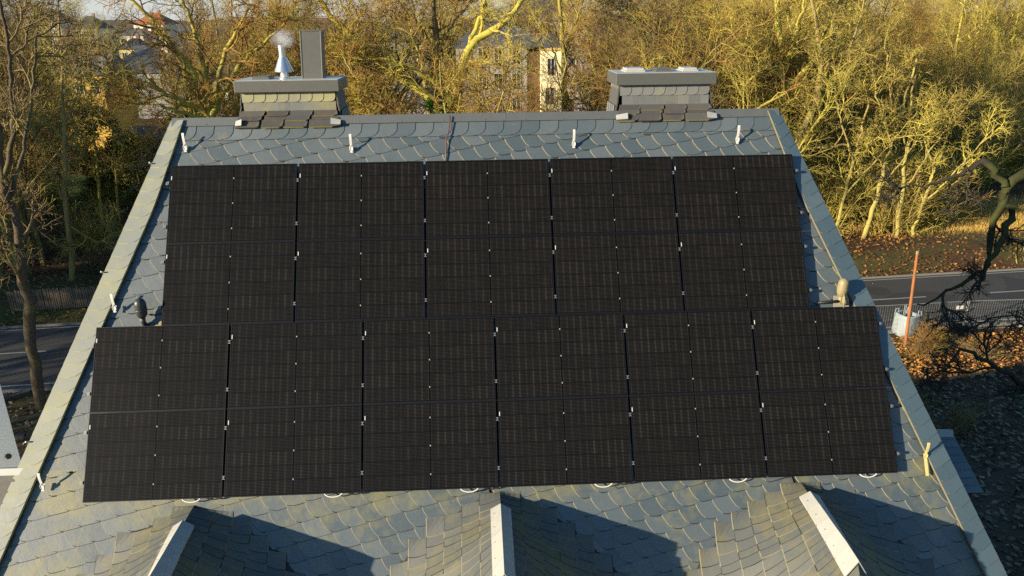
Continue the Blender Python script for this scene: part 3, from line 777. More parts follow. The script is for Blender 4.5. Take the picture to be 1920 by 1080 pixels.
gr = MB(); gr.face([(-4000, -600, ZG), (4000, -600, ZG), (4000, 6000, ZG), (-4000, 6000, ZG)])
tag(gr.build('ground', gm), kind='structure')
am, t, b = mat('asphalt', 0.8, 0, .4); g = G(t); p = g.pos()
n = g.noise(p, .5, 5, .6); f = g.noise(p, 30, 3, .7)
col = g.mix(n, (.036, .034, .031), (.058, .055, .050)); col = g.mix(g.ramp(f, .5, .8), col, (.10, .098, .09))
col = g.mix(g.math('MULTIPLY', g.ramp(g.noise(p, .22, 2, .5), .56, .58), .55), col, (.022, .022, .022))
col = g.mix(g.math('MULTIPLY', g.ramp(g.noise(p, 1.1, 6, .75, .8), .62, .72), .5), col, (.10, .075, .05))
g.put(b.inputs['Base Color'], col); g.bump(b, f, .2, .01)
def strip(name, o0, o1, z, m, xs=(-160, 200), kind='structure'):
    mb = MB(); N = 40
    for k in range(N):
        xa = xs[0] + (xs[1] - xs[0]) * k / N; xb = xs[0] + (xs[1] - xs[0]) * (k + 1) / N
        mb.face([(xa, road_y(xa) + o0, z), (xb, road_y(xb) + o0, z), (xb, road_y(xb) + o1, z), (xa, road_y(xa) + o1, z)])
    return mb
tag(strip('road', -4.6, 3.6, ZG + .004, am).build('road', am), kind='structure')
wl = simple('road_paint', (.30, .29, .27), .7, 0, .25, 3)
for o in (-4.05, 3.25):
    tag(strip('road_marking', o, o + .11, ZG + .008, wl).build('road_marking', wl), kind='structure')
ds = MB()
for k in range(-12, 16):
    xa = 3.2 + k * 8.2; xb = xa + 4.0
    ds.face([(xa, road_y(xa) - .06, ZG + .008), (xb, road_y(xb) - .06, ZG + .008), (xb, road_y(xb) + .07, ZG + .008), (xa, road_y(xa) + .07, ZG + .008)])
tag(ds.build('road_marking', wl), kind='structure')
kb_ = simple('kerb_stone', (.20, .19, .17), .9, 0, .2, 8)
for o, h in ((-4.75, .12), (3.6, .10)):
    mb = MB()
    for k in range(180):
        xa = -160 + 2 * k; xb = xa + 1.985
        f = lambda x, y, z: (x, road_y(x) + y, z)
        mb.box(xa, xb, o, o + .13, ZG - .1, ZG + h, 0, f)
    tag(mb.build('kerb', kb_), kind='structure')
# bank beyond the road
bk = MB(); NB = 60
rb = random.Random(3)
pr = [(3.73, .0), (4.6, .18), (5.6, .55), (7.2, .8), (9.5, .72), (12, .35), (16, -.02)]
hs = [[(max(0, h + rb.uniform(-.10, .10)) if 0 < i < len(pr) - 1 else h) for i, (o, h) in enumerate(pr)] for k in range(NB + 1)]
for k in range(NB):
    xa = -90 + 210 * k / NB; xb = -90 + 210 * (k + 1) / NB
    for i in range(len(pr) - 1):
        bk.face([(xa, road_y(xa) + pr[i][0], ZG + .004 + hs[k][i]), (xb, road_y(xb) + pr[i][0], ZG + .004 + hs[k + 1][i]), (xb, road_y(xb) + pr[i + 1][0], ZG + .004 + hs[k + 1][i + 1]), (xa, road_y(xa) + pr[i + 1][0], ZG + .004 + hs[k][i + 1])])
tag(bk.build('bank', gm, smooth=True), kind='structure')
# far hills
hm = simple('far_woods', (.075, .070, .05), 1, 0, .3, .02)
hl = MB(); rb = random.Random(9); N = 70
prev = None
for k in range(N + 1):
    x = -2600 + 5600 * k / N
    h = 22 + 9 * math.sin(k * .31 + 1) + 7 * math.sin(k * .83) + rb.uniform(-2, 2)
    r = [(x, 1900, ZG - 1), (x, 2200, ZG + h * .55), (x, 2600, ZG + h), (x, 3200, ZG + h * .9)]
    if prev:
        for i in range(3): hl.face([prev[i], r[i], r[i + 1], prev[i + 1]])
    prev = r
tag(hl.build('hills', hm, smooth=True), kind='structure')

# ------------------------------------------------------------------ plants: vectorised branch growth
def norm(a): return a / np.maximum(1e-9, np.linalg.norm(a, axis=-1, keepdims=True))
def children(rs, pts, rad, k, lo, hi, ang, ln, n, wob, trop, rmul, rmin, fall=.5, droop=0.0):
    N = pts.shape[0]; m = pts.shape[1]
    t = lo + (hi - lo) * ((np.arange(k)[None] + rs.rand(N, k)) / k)
    par = np.repeat(np.arange(N), k); t = t.ravel()
    x = t * (m - 1); i = np.minimum(x.astype(int), m - 2); fr = (x - i)[:, None]
    p = pts[par, i] * (1 - fr) + pts[par, i + 1] * fr
    r0 = rad[par, i] * (1 - fr[:, 0]) + rad[par, i + 1] * fr[:, 0]
    T = norm(pts[par, i + 1] - pts[par, i])
    ref = np.where(np.abs(T[:, 2:3]) < .9, np.array([[0, 0, 1.]]), np.array([[1., 0, 0]]))
    U = norm(np.cross(T, ref)); V = np.cross(T, U)
    phi = np.tile(np.arange(k) * 2.399, N) + np.repeat(rs.rand(N) * 6.28, k) + rs.normal(0, .5, N * k)
    a = np.radians(rs.normal(ang, ang * .2, N * k))[:, None]
    d = norm(np.cos(a) * T + np.sin(a) * (np.cos(phi)[:, None] * U + np.sin(phi)[:, None] * V))
    L = ln * (1 - fall * t) * rs.uniform(.65, 1.25, N * k)
    out = np.zeros((N * k, n, 3)); out[:, 0] = p; step = (L / (n - 1))[:, None]
    for j in range(1, n):
        d = norm(d + rs.normal(0, wob, d.shape) + np.array([[0, 0, trop - droop * j / n]]))
        out[:, j] = out[:, j - 1] + d * step
    r = np.maximum(rmin, np.minimum(r0 * .8, r0 * rmul * rs.uniform(.75, 1.15, N * k)))
    rr = r[:, None] * np.linspace(1, .42, n)[None]
    return out, np.maximum(rmin * .7, rr)
def tubes(parts, sides):
    VV, FF, off = [], [], 0
    for (pts, rad), m in zip(parts, sides):
        N, n = pts.shape[:2]
        T = np.zeros_like(pts); T[:, 1:-1] = pts[:, 2:] - pts[:, :-2]; T[:, 0] = pts[:, 1] - pts[:, 0]; T[:, -1] = pts[:, -1] - pts[:, -2]; T = norm(T)
        mean = norm(T.mean(1)); ref = np.where(np.abs(mean[:, 2:3]) < .8, np.array([[0, 0, 1.]]), np.array([[1., 0, 0]]))[:, None]
        U = norm(np.cross(T, np.broadcast_to(ref, T.shape))); V = np.cross(T, U)
        a = np.arange(m) * 2 * math.pi / m
        ring = pts[:, :, None] + rad[:, :, None, None] * (np.cos(a)[None, None, :, None] * U[:, :, None] + np.sin(a)[None, None, :, None] * V[:, :, None])
        VV.append(ring.reshape(-1, 3))
        b = (np.arange(N)[:, None, None] * n + np.arange(n - 1)[None, :, None]) * m
        k = np.arange(m)[None, None]; k2 = (k + 1) % m
        f = np.stack([b + k, b + k2, b + m + k2, b + m + k], -1).reshape(-1, 4) + off
        FF.append(f); off += N * n * m
    return np.concatenate(VV), np.concatenate(FF)
def npmesh(name, V, F, m, parent=None, smooth=True):
    me = bpy.data.meshes.new(name); me.vertices.add(len(V)); me.vertices.foreach_set('co', V.astype(np.float32).ravel())
    k = F.shape[1]
    me.loops.add(F.size); me.loops.foreach_set('vertex_index', F.astype(np.int32).ravel())
    me.polygons.add(len(F)); me.polygons.foreach_set('loop_start', (np.arange(len(F)) * k).astype(np.int32)); me.polygons.foreach_set('loop_total', np.full(len(F), k, np.int32))
    if smooth: me.polygons.foreach_set('use_smooth', np.ones(len(F), bool))
    me.materials.append(m); me.update(calc_edges=True)
    o = bpy.data.objects.new(name, me); C.objects.link(o)
    if parent: o.parent = parent
    return o
def bark(name, c1, c2, moss, amount, sc=1.2):
    m, t, b = mat(name, .9, 0, .2); g = G(t); p = g.obj(); n = g.noise(p, sc, 4, .6); f = g.noise(p, 14, 4, .7); r = g.rand()
    col = g.mix(f, c1, c2); k = g.ramp(g.math('ADD', n, g.math('MULTIPLY', g.math('SUBTRACT', r, .5), .25)), .62 - amount * .4, .80 - amount * .4)
    col = g.mix(k, col, moss); g.put(b.inputs['Base Color'], col); g.bump(b, f, .6, .03)
    return m
BK = {'olive': bark('bark_olive', (.17, .14, .045), (.40, .335, .09), (.40, .35, .065), .62),
      'brown': bark('bark_brown', (.09, .066, .038), (.24, .185, .10), (.28, .25, .055), .42),
      'dark': bark('bark_dark', (.016, .014, .011), (.040, .034, .026), (.045, .05, .014), .25),
      'mid': bark('bark_mid', (.035, .028, .020), (.14, .108, .072), (.17, .15, .04), .16),
      'tan': bark('bark_tan', (.13, .095, .04), (.40, .31, .11), (.34, .30, .08), .45)}
TW = {'olive': bark('twig_olive', (.20, .15, .045), (.46, .365, .095), (.46, .39, .08), .5, .5),
      'red': bark('twig_red_brown', (.17, .09, .03), (.38, .22, .065), (.38, .30, .05), .35, .5),
      'brown': bark('twig_brown', (.12, .085, .045), (.27, .19, .085), (.30, .26, .06), .35, .5),
      'dark': bark('twig_dark', (.022, .019, .015), (.06, .05, .04), (.05, .05, .02), .3, .5)}
def curve(rs, base, direction, ln, n, wob, trop, r0, r1):
    p = np.zeros((1, n, 3)); p[0, 0] = base; d = norm(np.array(direction, float))
    for j in range(1, n):
        d = norm(d + rs.normal(0, wob, 3) + np.array([0, 0, trop])); p[0, j] = p[0, j - 1] + d * ln / (n - 1)
    return p, np.linspace(r0, r1, n)[None] ** 1.0
def resample(pl, n):
    pl = np.array(pl, float); s = np.r_[0, np.cumsum(np.linalg.norm(np.diff(pl, axis=0), axis=1))]; q = np.linspace(0, s[-1], n)
    return np.stack([np.interp(q, s, pl[:, i]) for i in range(3)], 1)
def tree_mesh(name, seed, kind, bk, tw, H=15.0, r=.28, stems=None, den=1.0):
    rs = np.random.RandomState(seed); root = empty(name)
    if kind == 'spread':      # oak-like: short bole, wide crooked limbs
        L0 = curve(rs, (0, 0, -.3), (rs.normal(0, .06), rs.normal(0, .06), 1), H * .72, 9, .07, .03, r, r * .4)
        L1 = children(rs, *L0, int(9 * den), .28, 1.0, 52, H * .50, 10, .20, .05, .62, .07, .35)
        L2 = children(rs, *L1, 7, .20, 1.0, 50, H * .24, 7, .22, .05, .58, .040, .45)
        L3 = children(rs, *L2, 6, .15, 1.0, 48, H * .115, 5, .20, .04, .62, .024, .4)
        L4 = children(rs, *L3, 4, .15, 1.0, 45, H * .055, 3, .15, .03, .7, .0140, .3)
    elif kind == 'upright':   # ascending limbs
        L0 = curve(rs, (0, 0, -.3), (rs.normal(0, .05), rs.normal(0, .05), 1), H * .95, 10, .05, .05, r, r * .2)
        L1 = children(rs, *L0, int(13 * den), .25, 1.0, 38, H * .38, 8, .12, .09, .52, .05, .6)
        L2 = children(rs, *L1, 7, .18, 1.0, 42, H * .18, 6, .16, .07, .58, .032, .5)
        L3 = children(rs, *L2, 5, .15, 1.0, 42, H * .09, 4, .16, .05, .65, .020, .4)
        L4 = children(rs, *L3, 4, .15, 1.0, 42, H * .05, 3, .12, .04, .7, .0130, .3)
    elif kind == 'multi':     # several stems fanning from the base
        k = stems or 6; P, Rr = [], []
        for i in range(k):
            a = 6.28 * i / k + rs.normal(0, .3); sp = rs.uniform(.18, .65)
            q = curve(rs, (rs.normal(0, .2), rs.normal(0, .2), -.3), (math.cos(a) * sp, math.sin(a) * sp, 1), H * rs.uniform(.75, 1.05), 10, .07, .03, r * rs.uniform(.6, 1), r * .2)
            P.append(q[0]); Rr.append(q[1])
        L0 = (np.concatenate(P), np.concatenate(Rr))
        L1 = children(rs, *L0, int(8 * den), .22, 1.0, 38, H * .31, 8, .14, .06, .52, .042, .55)
        L2 = children(rs, *L1, 5, .18, 1.0, 42, H * .16, 6, .16, .05, .58, .028, .5)
        L3 = children(rs, *L2, 5, .15, 1.0, 42, H * .08, 4, .15, .04, .65, .018, .4)
        L4 = children(rs, *L3, 3, .15, 1.0, 42, H * .045, 3, .12, .03, .7, .0125, .3)
    else:                     # slender young tree
        L0 = curve(rs, (0, 0, -.3), (rs.normal(0, .05), rs.normal(0, .05), 1), H, 11, .04, .05, r, r * .2)
        L1 = children(rs, *L0, int(12 * den), .28, 1.0, 48, H * .23, 7, .15, .04, .48, .036, .6)
        L2 = children(rs, *L1, 5, .2, 1.0, 45, H * .12, 5, .16, .05, .58, .024, .5)
        L3 = children(rs, *L2, 5, .15, 1.0, 42, H * .06, 4, .15, .04, .65, .016, .4)
        L4 = children(rs, *L3, 3, .15, 1.0, 42, H * .035, 3, .12, .03, .7, .0115, .3)
    V, F = tubes([L0, L1], [9, 6]); npmesh('trunk', V, F, BK[bk], root)
    V, F = tubes([L2, L3, L4], [4, 3, 3]); npmesh('crown', V, F, TW[tw], root)
    return root
def limb_tree(name, polys, radii, bk, tw, seed, den=1.0, mul=1.0):
    """a tree whose trunk and main limbs follow given lines; the rest grows from them"""
    rs = np.random.RandomState(seed); o0 = np.array(polys[0][0]); root = empty(name, tuple(o0))
    P = np.stack([resample(np.array(p) - o0, 18) for p in polys]); P[:, 1:-1] += rs.normal(0, 1, P[:, 1:-1].shape) * np.minimum(.07, np.array([a for a, b in radii]) * .35 + .015)[:, None, None]
    Rr = np.stack([np.linspace(a, b, 18) for a, b in radii]) * rs.uniform(.86, 1.14, (len(polys), 18))
    L1 = children(rs, P, Rr, int(7 * den), .30, 1.0, 45, 3.8 * mul, 8, .18, .05, .52, .045, .5)
    L2 = children(rs, *L1, 6, .18, 1.0, 46, 2.0 * mul, 6, .18, .04, .58, .030, .5)
    L3 = children(rs, *L2, 5, .15, 1.0, 45, 1.0 * mul, 4, .16, .03, .65, .019, .4)
    L4 = children(rs, *L3, 4, .15, 1.0, 45, .55 * mul, 3, .14, .03, .7, .0125, .3)
    V, F = tubes([(P, Rr)], [10]); npmesh('trunk', V, F, BK[bk], root)
    V, F = tubes([L1, L2, L3, L4], [5, 4, 3, 3]); npmesh('crown', V, F, TW[tw], root)
    return root
def leaf_cloud(rs, centers, radii, n, size):
    i = rs.choice(len(centers), n, p=np.array(radii) ** 2 / np.sum(np.array(radii) ** 2))
    d = norm(rs.normal(size=(n, 3))); rr = np.array(radii)[i] * rs.uniform(.35, 1.08, n)
    c = np.array(centers)[i] + d * rr[:, None]
    nrm = norm(d * .6 + rs.normal(size=(n, 3))); U = norm(np.cross(nrm, rs.normal(size=(n, 3)))); Vv = np.cross(nrm, U)
    s = size * rs.uniform(.6, 1.4, n)[:, None]
    q = np.stack([c - U * s, c - Vv * s * .55, c + U * s, c + Vv * s * .55], 1).reshape(-1, 3)
    return q, np.arange(n * 4).reshape(-1, 4)
def leafmat(name, c1, c2):
    m, t, b = mat(name, .6, 0, .3); g = G(t); x = g.n('ShaderNodeNewGeometry'); r = x.outputs['Random Per Island']
    g.put(b.inputs['Base Color'], g.mix(r, c1, c2)); return m
LEAF = {'yew': leafmat('evergreen_needles', (.020, .034, .010), (.085, .095, .016)), 'gold': leafmat('yellow_green_leaves', (.055, .065, .012), (.17, .15, .025)), 'ivy': leafmat('ivy_leaves', (.05, .12, .012), (.16, .30, .03))}
def evergreen(name, seed, H, rad, m, n=9000):
    rs = np.random.RandomState(seed); root = empty(name)
    L0 = curve(rs, (0, 0, -.3), (0, 0, 1), H, 8, .02, .02, .22, .03); V, F = tubes([L0], [8]); npmesh('trunk', V, F, BK['brown'], root)
    cs, rr = [], []
    for i in range(64):
        t = rs.uniform(.10, .98); prof = math.sin(math.pi * min(1, (1 - t) * .62 + .10)) ; a = rs.uniform(0, 6.28); rho = rad * prof * rs.uniform(.35, 1)
        cs.append((math.cos(a) * rho, math.sin(a) * rho, H * t)); rr.append(rs.uniform(.45, .95) * rad * .36)
    V, F = leaf_cloud(rs, cs, rr, n, .11); npmesh('crown', V, F, LEAF[m], root, False)
    return root
def shrub_mesh(name, seed, tw, H, k=16):
    rs = np.random.RandomState(seed); P, Rr = [], []
    for i in range(k):
        a = rs.uniform(0, 6.28); sp = rs.uniform(.1, .9); q = curve(rs, (rs.normal(0, .35), rs.normal(0, .35), -.1), (math.cos(a) * sp, math.sin(a) * sp, 1), H * rs.uniform(.6, 1.1), 7, .12, .02, .028, .012)
        P.append(q[0]); Rr.append(q[1])
    L0 = (np.concatenate(P), np.concatenate(Rr)); L1 = children(rs, *L0, 7, .15, 1, 38, H * .40, 5, .15, .04, .7, .013, .4); L2 = children(rs, *L1, 6, .15, 1, 40, H * .18, 4, .15, .03, .8, .0105, .4)
    V, F = tubes([L0, L1, L2], [4, 3, 3]); o = npmesh(name, V, F, TW[tw]); return o

# ------------------------------------------------------------------ houses behind the wood
def roofmat(name, c): return simple(name, c, .8, 0, .25, .8)
RM = {'slate': roofmat('far_roof_slate', (.075, .08, .09)), 'orange': roofmat('far_roof_tile', (.35, .13, .05)), 'grey': roofmat('far_roof_grey', (.16, .16, .16))}
WMAT = {}
def wallmat(c):
    if c not in WMAT: WMAT[c] = simple('rendered_wall', c, .9, 0, .08, .4, .2)
    return WMAT[c]
def part_box(parent, name, x0, x1, y0, y1, z0, z1, m): b = MB(); b.box(x0, x1, y0, y1, z0, z1); return b.build(name, m, parent)
def gable_roof(parent, x0, x1, y0, y1, z, h, m, ov=.4, hip=True, along='x'):
    b = MB(); x0 -= ov; x1 += ov; y0 -= ov; y1 += ov; th = .15
    if along == 'x':
        ins = min((y1 - y0) / 2, (x1 - x0) / 2 - .1) * .8 if hip else 0
        r0, r1 = (x0 + ins, (y0 + y1) / 2, z + h), (x1 - ins, (y0 + y1) / 2, z + h); c = [(x0, y0, z), (x1, y0, z), (x1, y1, z), (x0, y1, z)]
        b.face([c[0], c[1], r1, r0]); b.face([c[2], c[3], r0, r1]); b.face([c[3], c[0], r0]); b.face([c[1], c[2], r1])
    else:
        ins = min((x1 - x0) / 2, (y1 - y0) / 2 - .1) * .8 if hip else 0
        r0, r1 = ((x0 + x1) / 2, y0 + ins, z + h), ((x0 + x1) / 2, y1 - ins, z + h); c = [(x0, y0, z), (x1, y0, z), (x1, y1, z), (x0, y1, z)]
        b.face([c[1], c[2], r1, r0]); b.face([c[3], c[0], r0, r1]); b.face([c[0], c[1], r0]); b.face([c[2], c[3], r1])
    b.face(c[::-1]); 
    for i in range(4):
        a, q = c[i], c[(i + 1) % 4]; b.face([(a[0], a[1], z - th), (q[0], q[1], z - th), q, a])
    return b.build('roof', m, parent)
def house_b(label, px0, px1, ytop, Y, depth, wc, rc, rh, nwin, storeys, hip=True, along='x', group=None, chim=True):
    xa = at(px0, ytop, 1, Y); xb = at(px1, ytop, 1, Y); z = xa[2]
    r = empty('house', (0, 0, 0)); tag(r, label, 'house', group)
    part_box(r, 'wall', xa[0], xb[0], Y, Y + depth, ZG, z, wallmat(wc)); rf = gable_roof(r, xa[0], xb[0], Y, Y + depth, z + .16, rh, RM[rc], .4, hip, along)
    if chim: part_box(rf, 'chimney', xa[0] * .35 + xb[0] * .65 - .35, xa[0] * .35 + xb[0] * .65 + .35, Y + depth * .5 - .3, Y + depth * .5 + .3, z + rh * .5, z + rh + .9, wallmat((.28, .16, .11)))
    for s_ in range(storeys):
        for k in range(nwin): window(r, xa[0] + (xb[0] - xa[0]) * (k + .5) / nwin, Y, z - 2.4 - 3.1 * s_, min(1.1, (xb[0] - xa[0]) / nwin * .5), 1.6, 'y', -1, M['white_paint'])
    return r
# villa with the sunlit yellow wing
vi = empty('villa'); tag(vi, 'grey villa with a bright yellow wing, seen between the trunks behind the ridge', 'house')
yel, pink, grey = wallmat((.84, .77, .48)), wallmat((.40, .26, .16)), wallmat((.34, .31, .26))
wl_ = at(1015, 95, 1, 76); wr_ = at(1054, 95, 1, 76); zt_ = wl_[2]
part_box(vi, 'wing_wall', wl_[0], wr_[0], 76, 84, ZG, zt_, yel)
part_box(vi, 'cornice', wl_[0] - .12, wr_[0] + .12, 75.88, 84.1, zt_ + .002, zt_ + .28, wallmat((.62, .42, .16)))
part_box(vi, 'recess_wall', wl_[0] - 1.55, wl_[0] - .003, 77.4, 86, ZG, zt_ - .1, pink)
part_box(vi, 'main_wall', wl_[0] - 9.5, wl_[0] - 1.56, 76.6, 88, ZG, zt_ + .3, grey)
gable_roof(vi, wl_[0] - 9.5, wl_[0] - .1, 77, 88, zt_ + .5, 3.2, RM['slate'], .3); gable_roof(vi, wl_[0], wr_[0], 76.2, 84, zt_ + .45, 1.3, RM['slate'], .15)
for (px, py, hh, wv) in ((1033, 142, 1.9, .85), (1031, 196, 1.9, 1.05)):
    q = at(px, py, 1, 76); window(vi, q[0], 76, q[2], wv, hh, 'y', -1, M['white_paint'])
for px in (905, 935, 969):
    for py in (120, 168, 212):
        q = at(px, py, 1, 76.6); window(vi, q[0], 76.6, q[2], 1.0, 1.8, 'y', -1, M['white_paint'])
house_b('ochre yellow house behind the thin trees at far left', 100, 190, 142, 92, 9, (.62, .40, .09), 'grey', 2.2, 3, 2, False)
house_b('white house with orange tiled roof on the skyline at upper left', 250, 306, 46, 230, 12, (.72, .68, .55), 'orange', 3.2, 4, 2)
house_b('pale cream house with flat grey roof just below the orange roofed one', 222, 268, 66, 190, 10, (.55, .53, .44), 'grey', 1.2, 3, 2, chim=False)
house_b('yellow gabled house above the long dark roof at left', 222, 262, 92, 165, 8, (.60, .52, .22), 'slate', 2.0, 2, 1)
house_b('long low house with a dark slate roof in the gap of the trees at left', 205, 315, 138, 128, 11, (.42, .40, .36), 'slate', 4.4, 5, 1)
house_b('white gabled house glimpsed just left of the left chimney', 396, 440, 150, 78, 8, (.74, .68, .52), 'slate', 2.6, 2, 2)
house_b('pale rendered house behind the oaks right of the left chimney', 690, 800, 78, 118, 11, (.50, .45, .38), 'slate', 4.0, 4, 2)
house_b('house with a broad grey roof behind the yellow wing', 940, 1100, 40, 150, 12, (.55, .48, .36), 'grey', 4.4, 6, 2)
house_b('house with blue grey roof behind the right chimney', 1095, 1210, 92, 112, 11, (.36, .35, .34), 'slate', 4.2, 4, 2)
house_b('pale house half hidden in the sunny wood at right', 1590, 1660, 48, 150, 10, (.62, .58, .48), 'slate', 3.0, 3, 2)
house_b('beige house glimpsed through the wood at far right', 1790, 1880, 140, 125, 10, (.45, .38, .27), 'grey', 3.0, 3, 2)
house_b('distant white house near the skyline at far left', 60, 112, 40, 260, 12, (.66, .64, .58), 'slate', 3.4, 3, 2)
house_b('distant house with dark roof near the skyline above the ochre house', 130, 180, 54, 240, 12, (.50, .46, .40), 'slate', 3.6, 3, 2)
sh = empty('garden_shed'); tag(sh, 'small garden shed with grey felt roof and cream wall by the lawn at left', 'shed')
q = at(262, 262, 1, 56); part_box(sh, 'wall', q[0] - 1.6, q[0] + 1.7, 56, 59, ZG, q[2], wallmat((.52, .42, .22)))
rb_ = MB(); rb_.box(q[0] - 1.9, q[0] + 2.0, 55.7, 59.3, q[2] + .003, q[2] + .12, 0, lambda x, y, z: (x, y, z + (y - 55.7) * .18)); rb_.build('roof', RM['slate'], sh)

# ------------------------------------------------------------------ fences, pole, bulk bag
wood = simple('weathered_wood', (.13, .10, .07), .9, 0, .35, 5)
pf = empty('picket_fence'); tag(pf, 'weathered wooden picket fence on the bank across the road at left', 'fence')
A = at(20, 578, 2, ZG + .75); B = at(215, 566, 2, ZG + .75); d_ = (B - A); Lf = np.linalg.norm(d_[:2]); ux, uy = d_[0] / Lf, d_[1] / Lf
mb = MB(); rb = random.Random(4)
fx_ = lambda x, y, z: (A[0] + ux * x - uy * y, A[1] + uy * x + ux * y, z)
for k in range(int(Lf / .115)):
    x = k * .115; h = 1.15 + rb.uniform(-.06, .05); l = rb.uniform(-.02, .02)
    mb.box(x, x + .075, 0, .02, ZG + .55, ZG + .62 + h, 0, lambda x2, y, z: fx_(x2 + l * (z - ZG), y, z))
mb.build('pickets', wood, pf); mb = MB()
for z in (ZG + .95, ZG + 1.5): mb.box(0, Lf, .022, .06, z, z + .08, 0, fx_)
for k in range(int(Lf / 2.2) + 1): mb.box(k * 2.2, k * 2.2 + .09, .062, .15, ZG + .3, ZG + 1.7, 0, fx_)
mb.build('fence_frame', wood, pf)
galv = simple('galvanised_steel', (.26, .27, .25), .5, .4, .15, 8)
P0 = at(1640, 640, 2, ZG); fp = [at(1575, 634, 2, ZG), at(1690, 628, 2, ZG), at(1806, 621, 2, ZG), at(1925, 617, 2, ZG), at(2050, 612, 2, ZG)]
for k in range(4):
    a, b_ = fp[k], fp[k + 1]; L = np.linalg.norm((b_ - a)[:2]) - .08; u_ = (b_ - a) / np.linalg.norm((b_ - a)[:2])
    r = empty('mesh_fence_panel', tuple(a), (0, 0, math.atan2(u_[1], u_[0])))
    tag(r, ['mesh construction fence panel by the road, half hidden by the roof edge', 'mesh construction fence panel with a small white sign, behind the orange pole', 'mesh construction fence panel at the right edge of the view beside the road', 'mesh construction fence panel beyond the right edge of the road view'][k], 'fence panel', 'construction fence along the road')
    H = 1.72
    for x in (0, L):
        t_ = MB(); t_.tube([(x, 0, 0), (x, 0, H)], .026, 8); t_.build('post', galv, r)
    for z in (.12, H):
        t_ = MB(); t_.tube([(0, 0, z), (L, 0, z)], .021, 6); t_.build('rail', galv, r)
    w_ = MB(); nx_ = int(L / .13)
    for i in range(1, nx_): w_.tube([(i * L / nx_, 0, .12), (i * L / nx_, 0, H)], .0028, 4, cap=False)
    for i in range(1, 6): w_.tube([(0, .009, .12 + i * .26), (L, .009, .12 + i * .26)], .0028, 4, cap=False)
    w_.build('wire_mesh', galv, r)
    f_ = MB(); 
    for x in (0, L): f_.box(x - .11, x + .11, -.32, .32, 0, .13)
    f_.build('foot', simple('concrete_foot', (.24, .23, .22), .9), r)
    if k == 1:
        s_ = MB(); s_.box(L - .62, L - .22, -.035, -.028, H - .42, H - .22); s_.build('sign', M['white_paint'], r)
pb_ = at(1697, 650, 2, ZG); pt_ = at(1720, 476, 1, pb_[1] + .3)
pm_, t, b = mat('orange_pole_paint', .6, 0, .3); g = G(t); n = g.noise(g.obj(), 3, 5, .7)
g.put(b.inputs['Base Color'], g.mix(g.ramp(n, .4, .7), (.32, .115, .035), (.20, .10, .05)))
mb = MB(); mb.tube([tuple(pb_ - np.array((0, 0, .2))), tuple(pb_ * .5 + pt_ * .5), tuple(pt_)], [.080, .075, .068], 14)
po = empty('orange_pole', (0, 0, 0)); tag(po, 'tall rusty orange pole leaning slightly beside the road', 'pole'); mb.build('pole', pm_, po, smooth=False)
mb = MB(); e = (pt_ - pb_) / np.linalg.norm(pt_ - pb_); mb.tube([tuple(pt_ + e * .002), tuple(pt_ + e * .14)], .074, 14); mb.build('pole_top', M['vent_tan'], po)
bm_, t, b = mat('woven_plastic', .5, 0, .4); g = G(t); n = g.noise(g.obj(), 5, 5, .7); g.put(b.inputs['Base Color'], g.mix(n, (.16, .20, .22), (.34, .39, .42))); g.bump(b, n, .8, .06)
bb = at(1702, 634, 2, ZG); mb = MB(); rb = random.Random(12); rings = []
for z, s_ in ((0, .44), (.25, .52), (.6, .53), (.95, .50), (1.12, .49), (1.20, .47), (1.14, .42), (.95, .40)):
    rings.append([(s_ * (abs(math.cos(a)) ** .45) * (1 if math.cos(a) > 0 else -1) + rb.uniform(-.03, .03), s_ * (abs(math.sin(a)) ** .45) * (1 if math.sin(a) > 0 else -1) + rb.uniform(-.03, .03), z + rb.uniform(-.03, .03)) for a in np.linspace(0, 2 * math.pi, 20, endpoint=False)])
vs = [p for r in rings for p in r]; mb.mesh(vs, [(i * 20 + k, i * 20 + (k + 1) % 20, (i + 1) * 20 + (k + 1) % 20, (i + 1) * 20 + k) for i in range(len(rings) - 1) for k in range(20)])
o = empty('bulk_bag', (bb[0] + .1, bb[1] + .5, ZG), (0, 0, .3)); tag(o, 'pale woven bulk bag standing behind the orange pole', 'bag'); mb.build('bag', bm_, o, smooth=True)
mb = MB(); mb.lathe([(.0, .9), (.41, .92)], 16); mb.build('filling', simple('bag_filling', (.20, .19, .17), .9, 0, .4, 9), o)
for a in range(4):
    x, y = .44 * (1 if a % 2 else -1), .44 * (1 if a // 2 else -1); mb = MB(); mb.tube([(x, y, 1.05), (x * .95, y * .95, 1.38), (x * .75, y * .75, 1.42), (x * .65, y * .8, 1.08)], .022, 6); mb.build('loop', bm_, o)
# brick edged tree bed in front of the trunk at left
tb = MB(); cb = at(75, 770, 2, ZG)
for k in range(34):
    a = k / 34 * 2 * math.pi; ca, sa = math.cos(a), math.sin(a)
    tb.box(-.12, .12, 2.15, 2.38, ZG - .1, ZG + .13, 0, lambda x, y, z: (cb[0] + x * 1.55 * ca - y * sa, cb[1] + x * 1.55 * sa + y * ca, z))
tag(tb.build('tree_bed_edging', simple('brick_edging', (.06, .045, .038), .9, 0, .3, 6)), 'curved low brick edging round the bed of the tree at left', 'kerb edging')
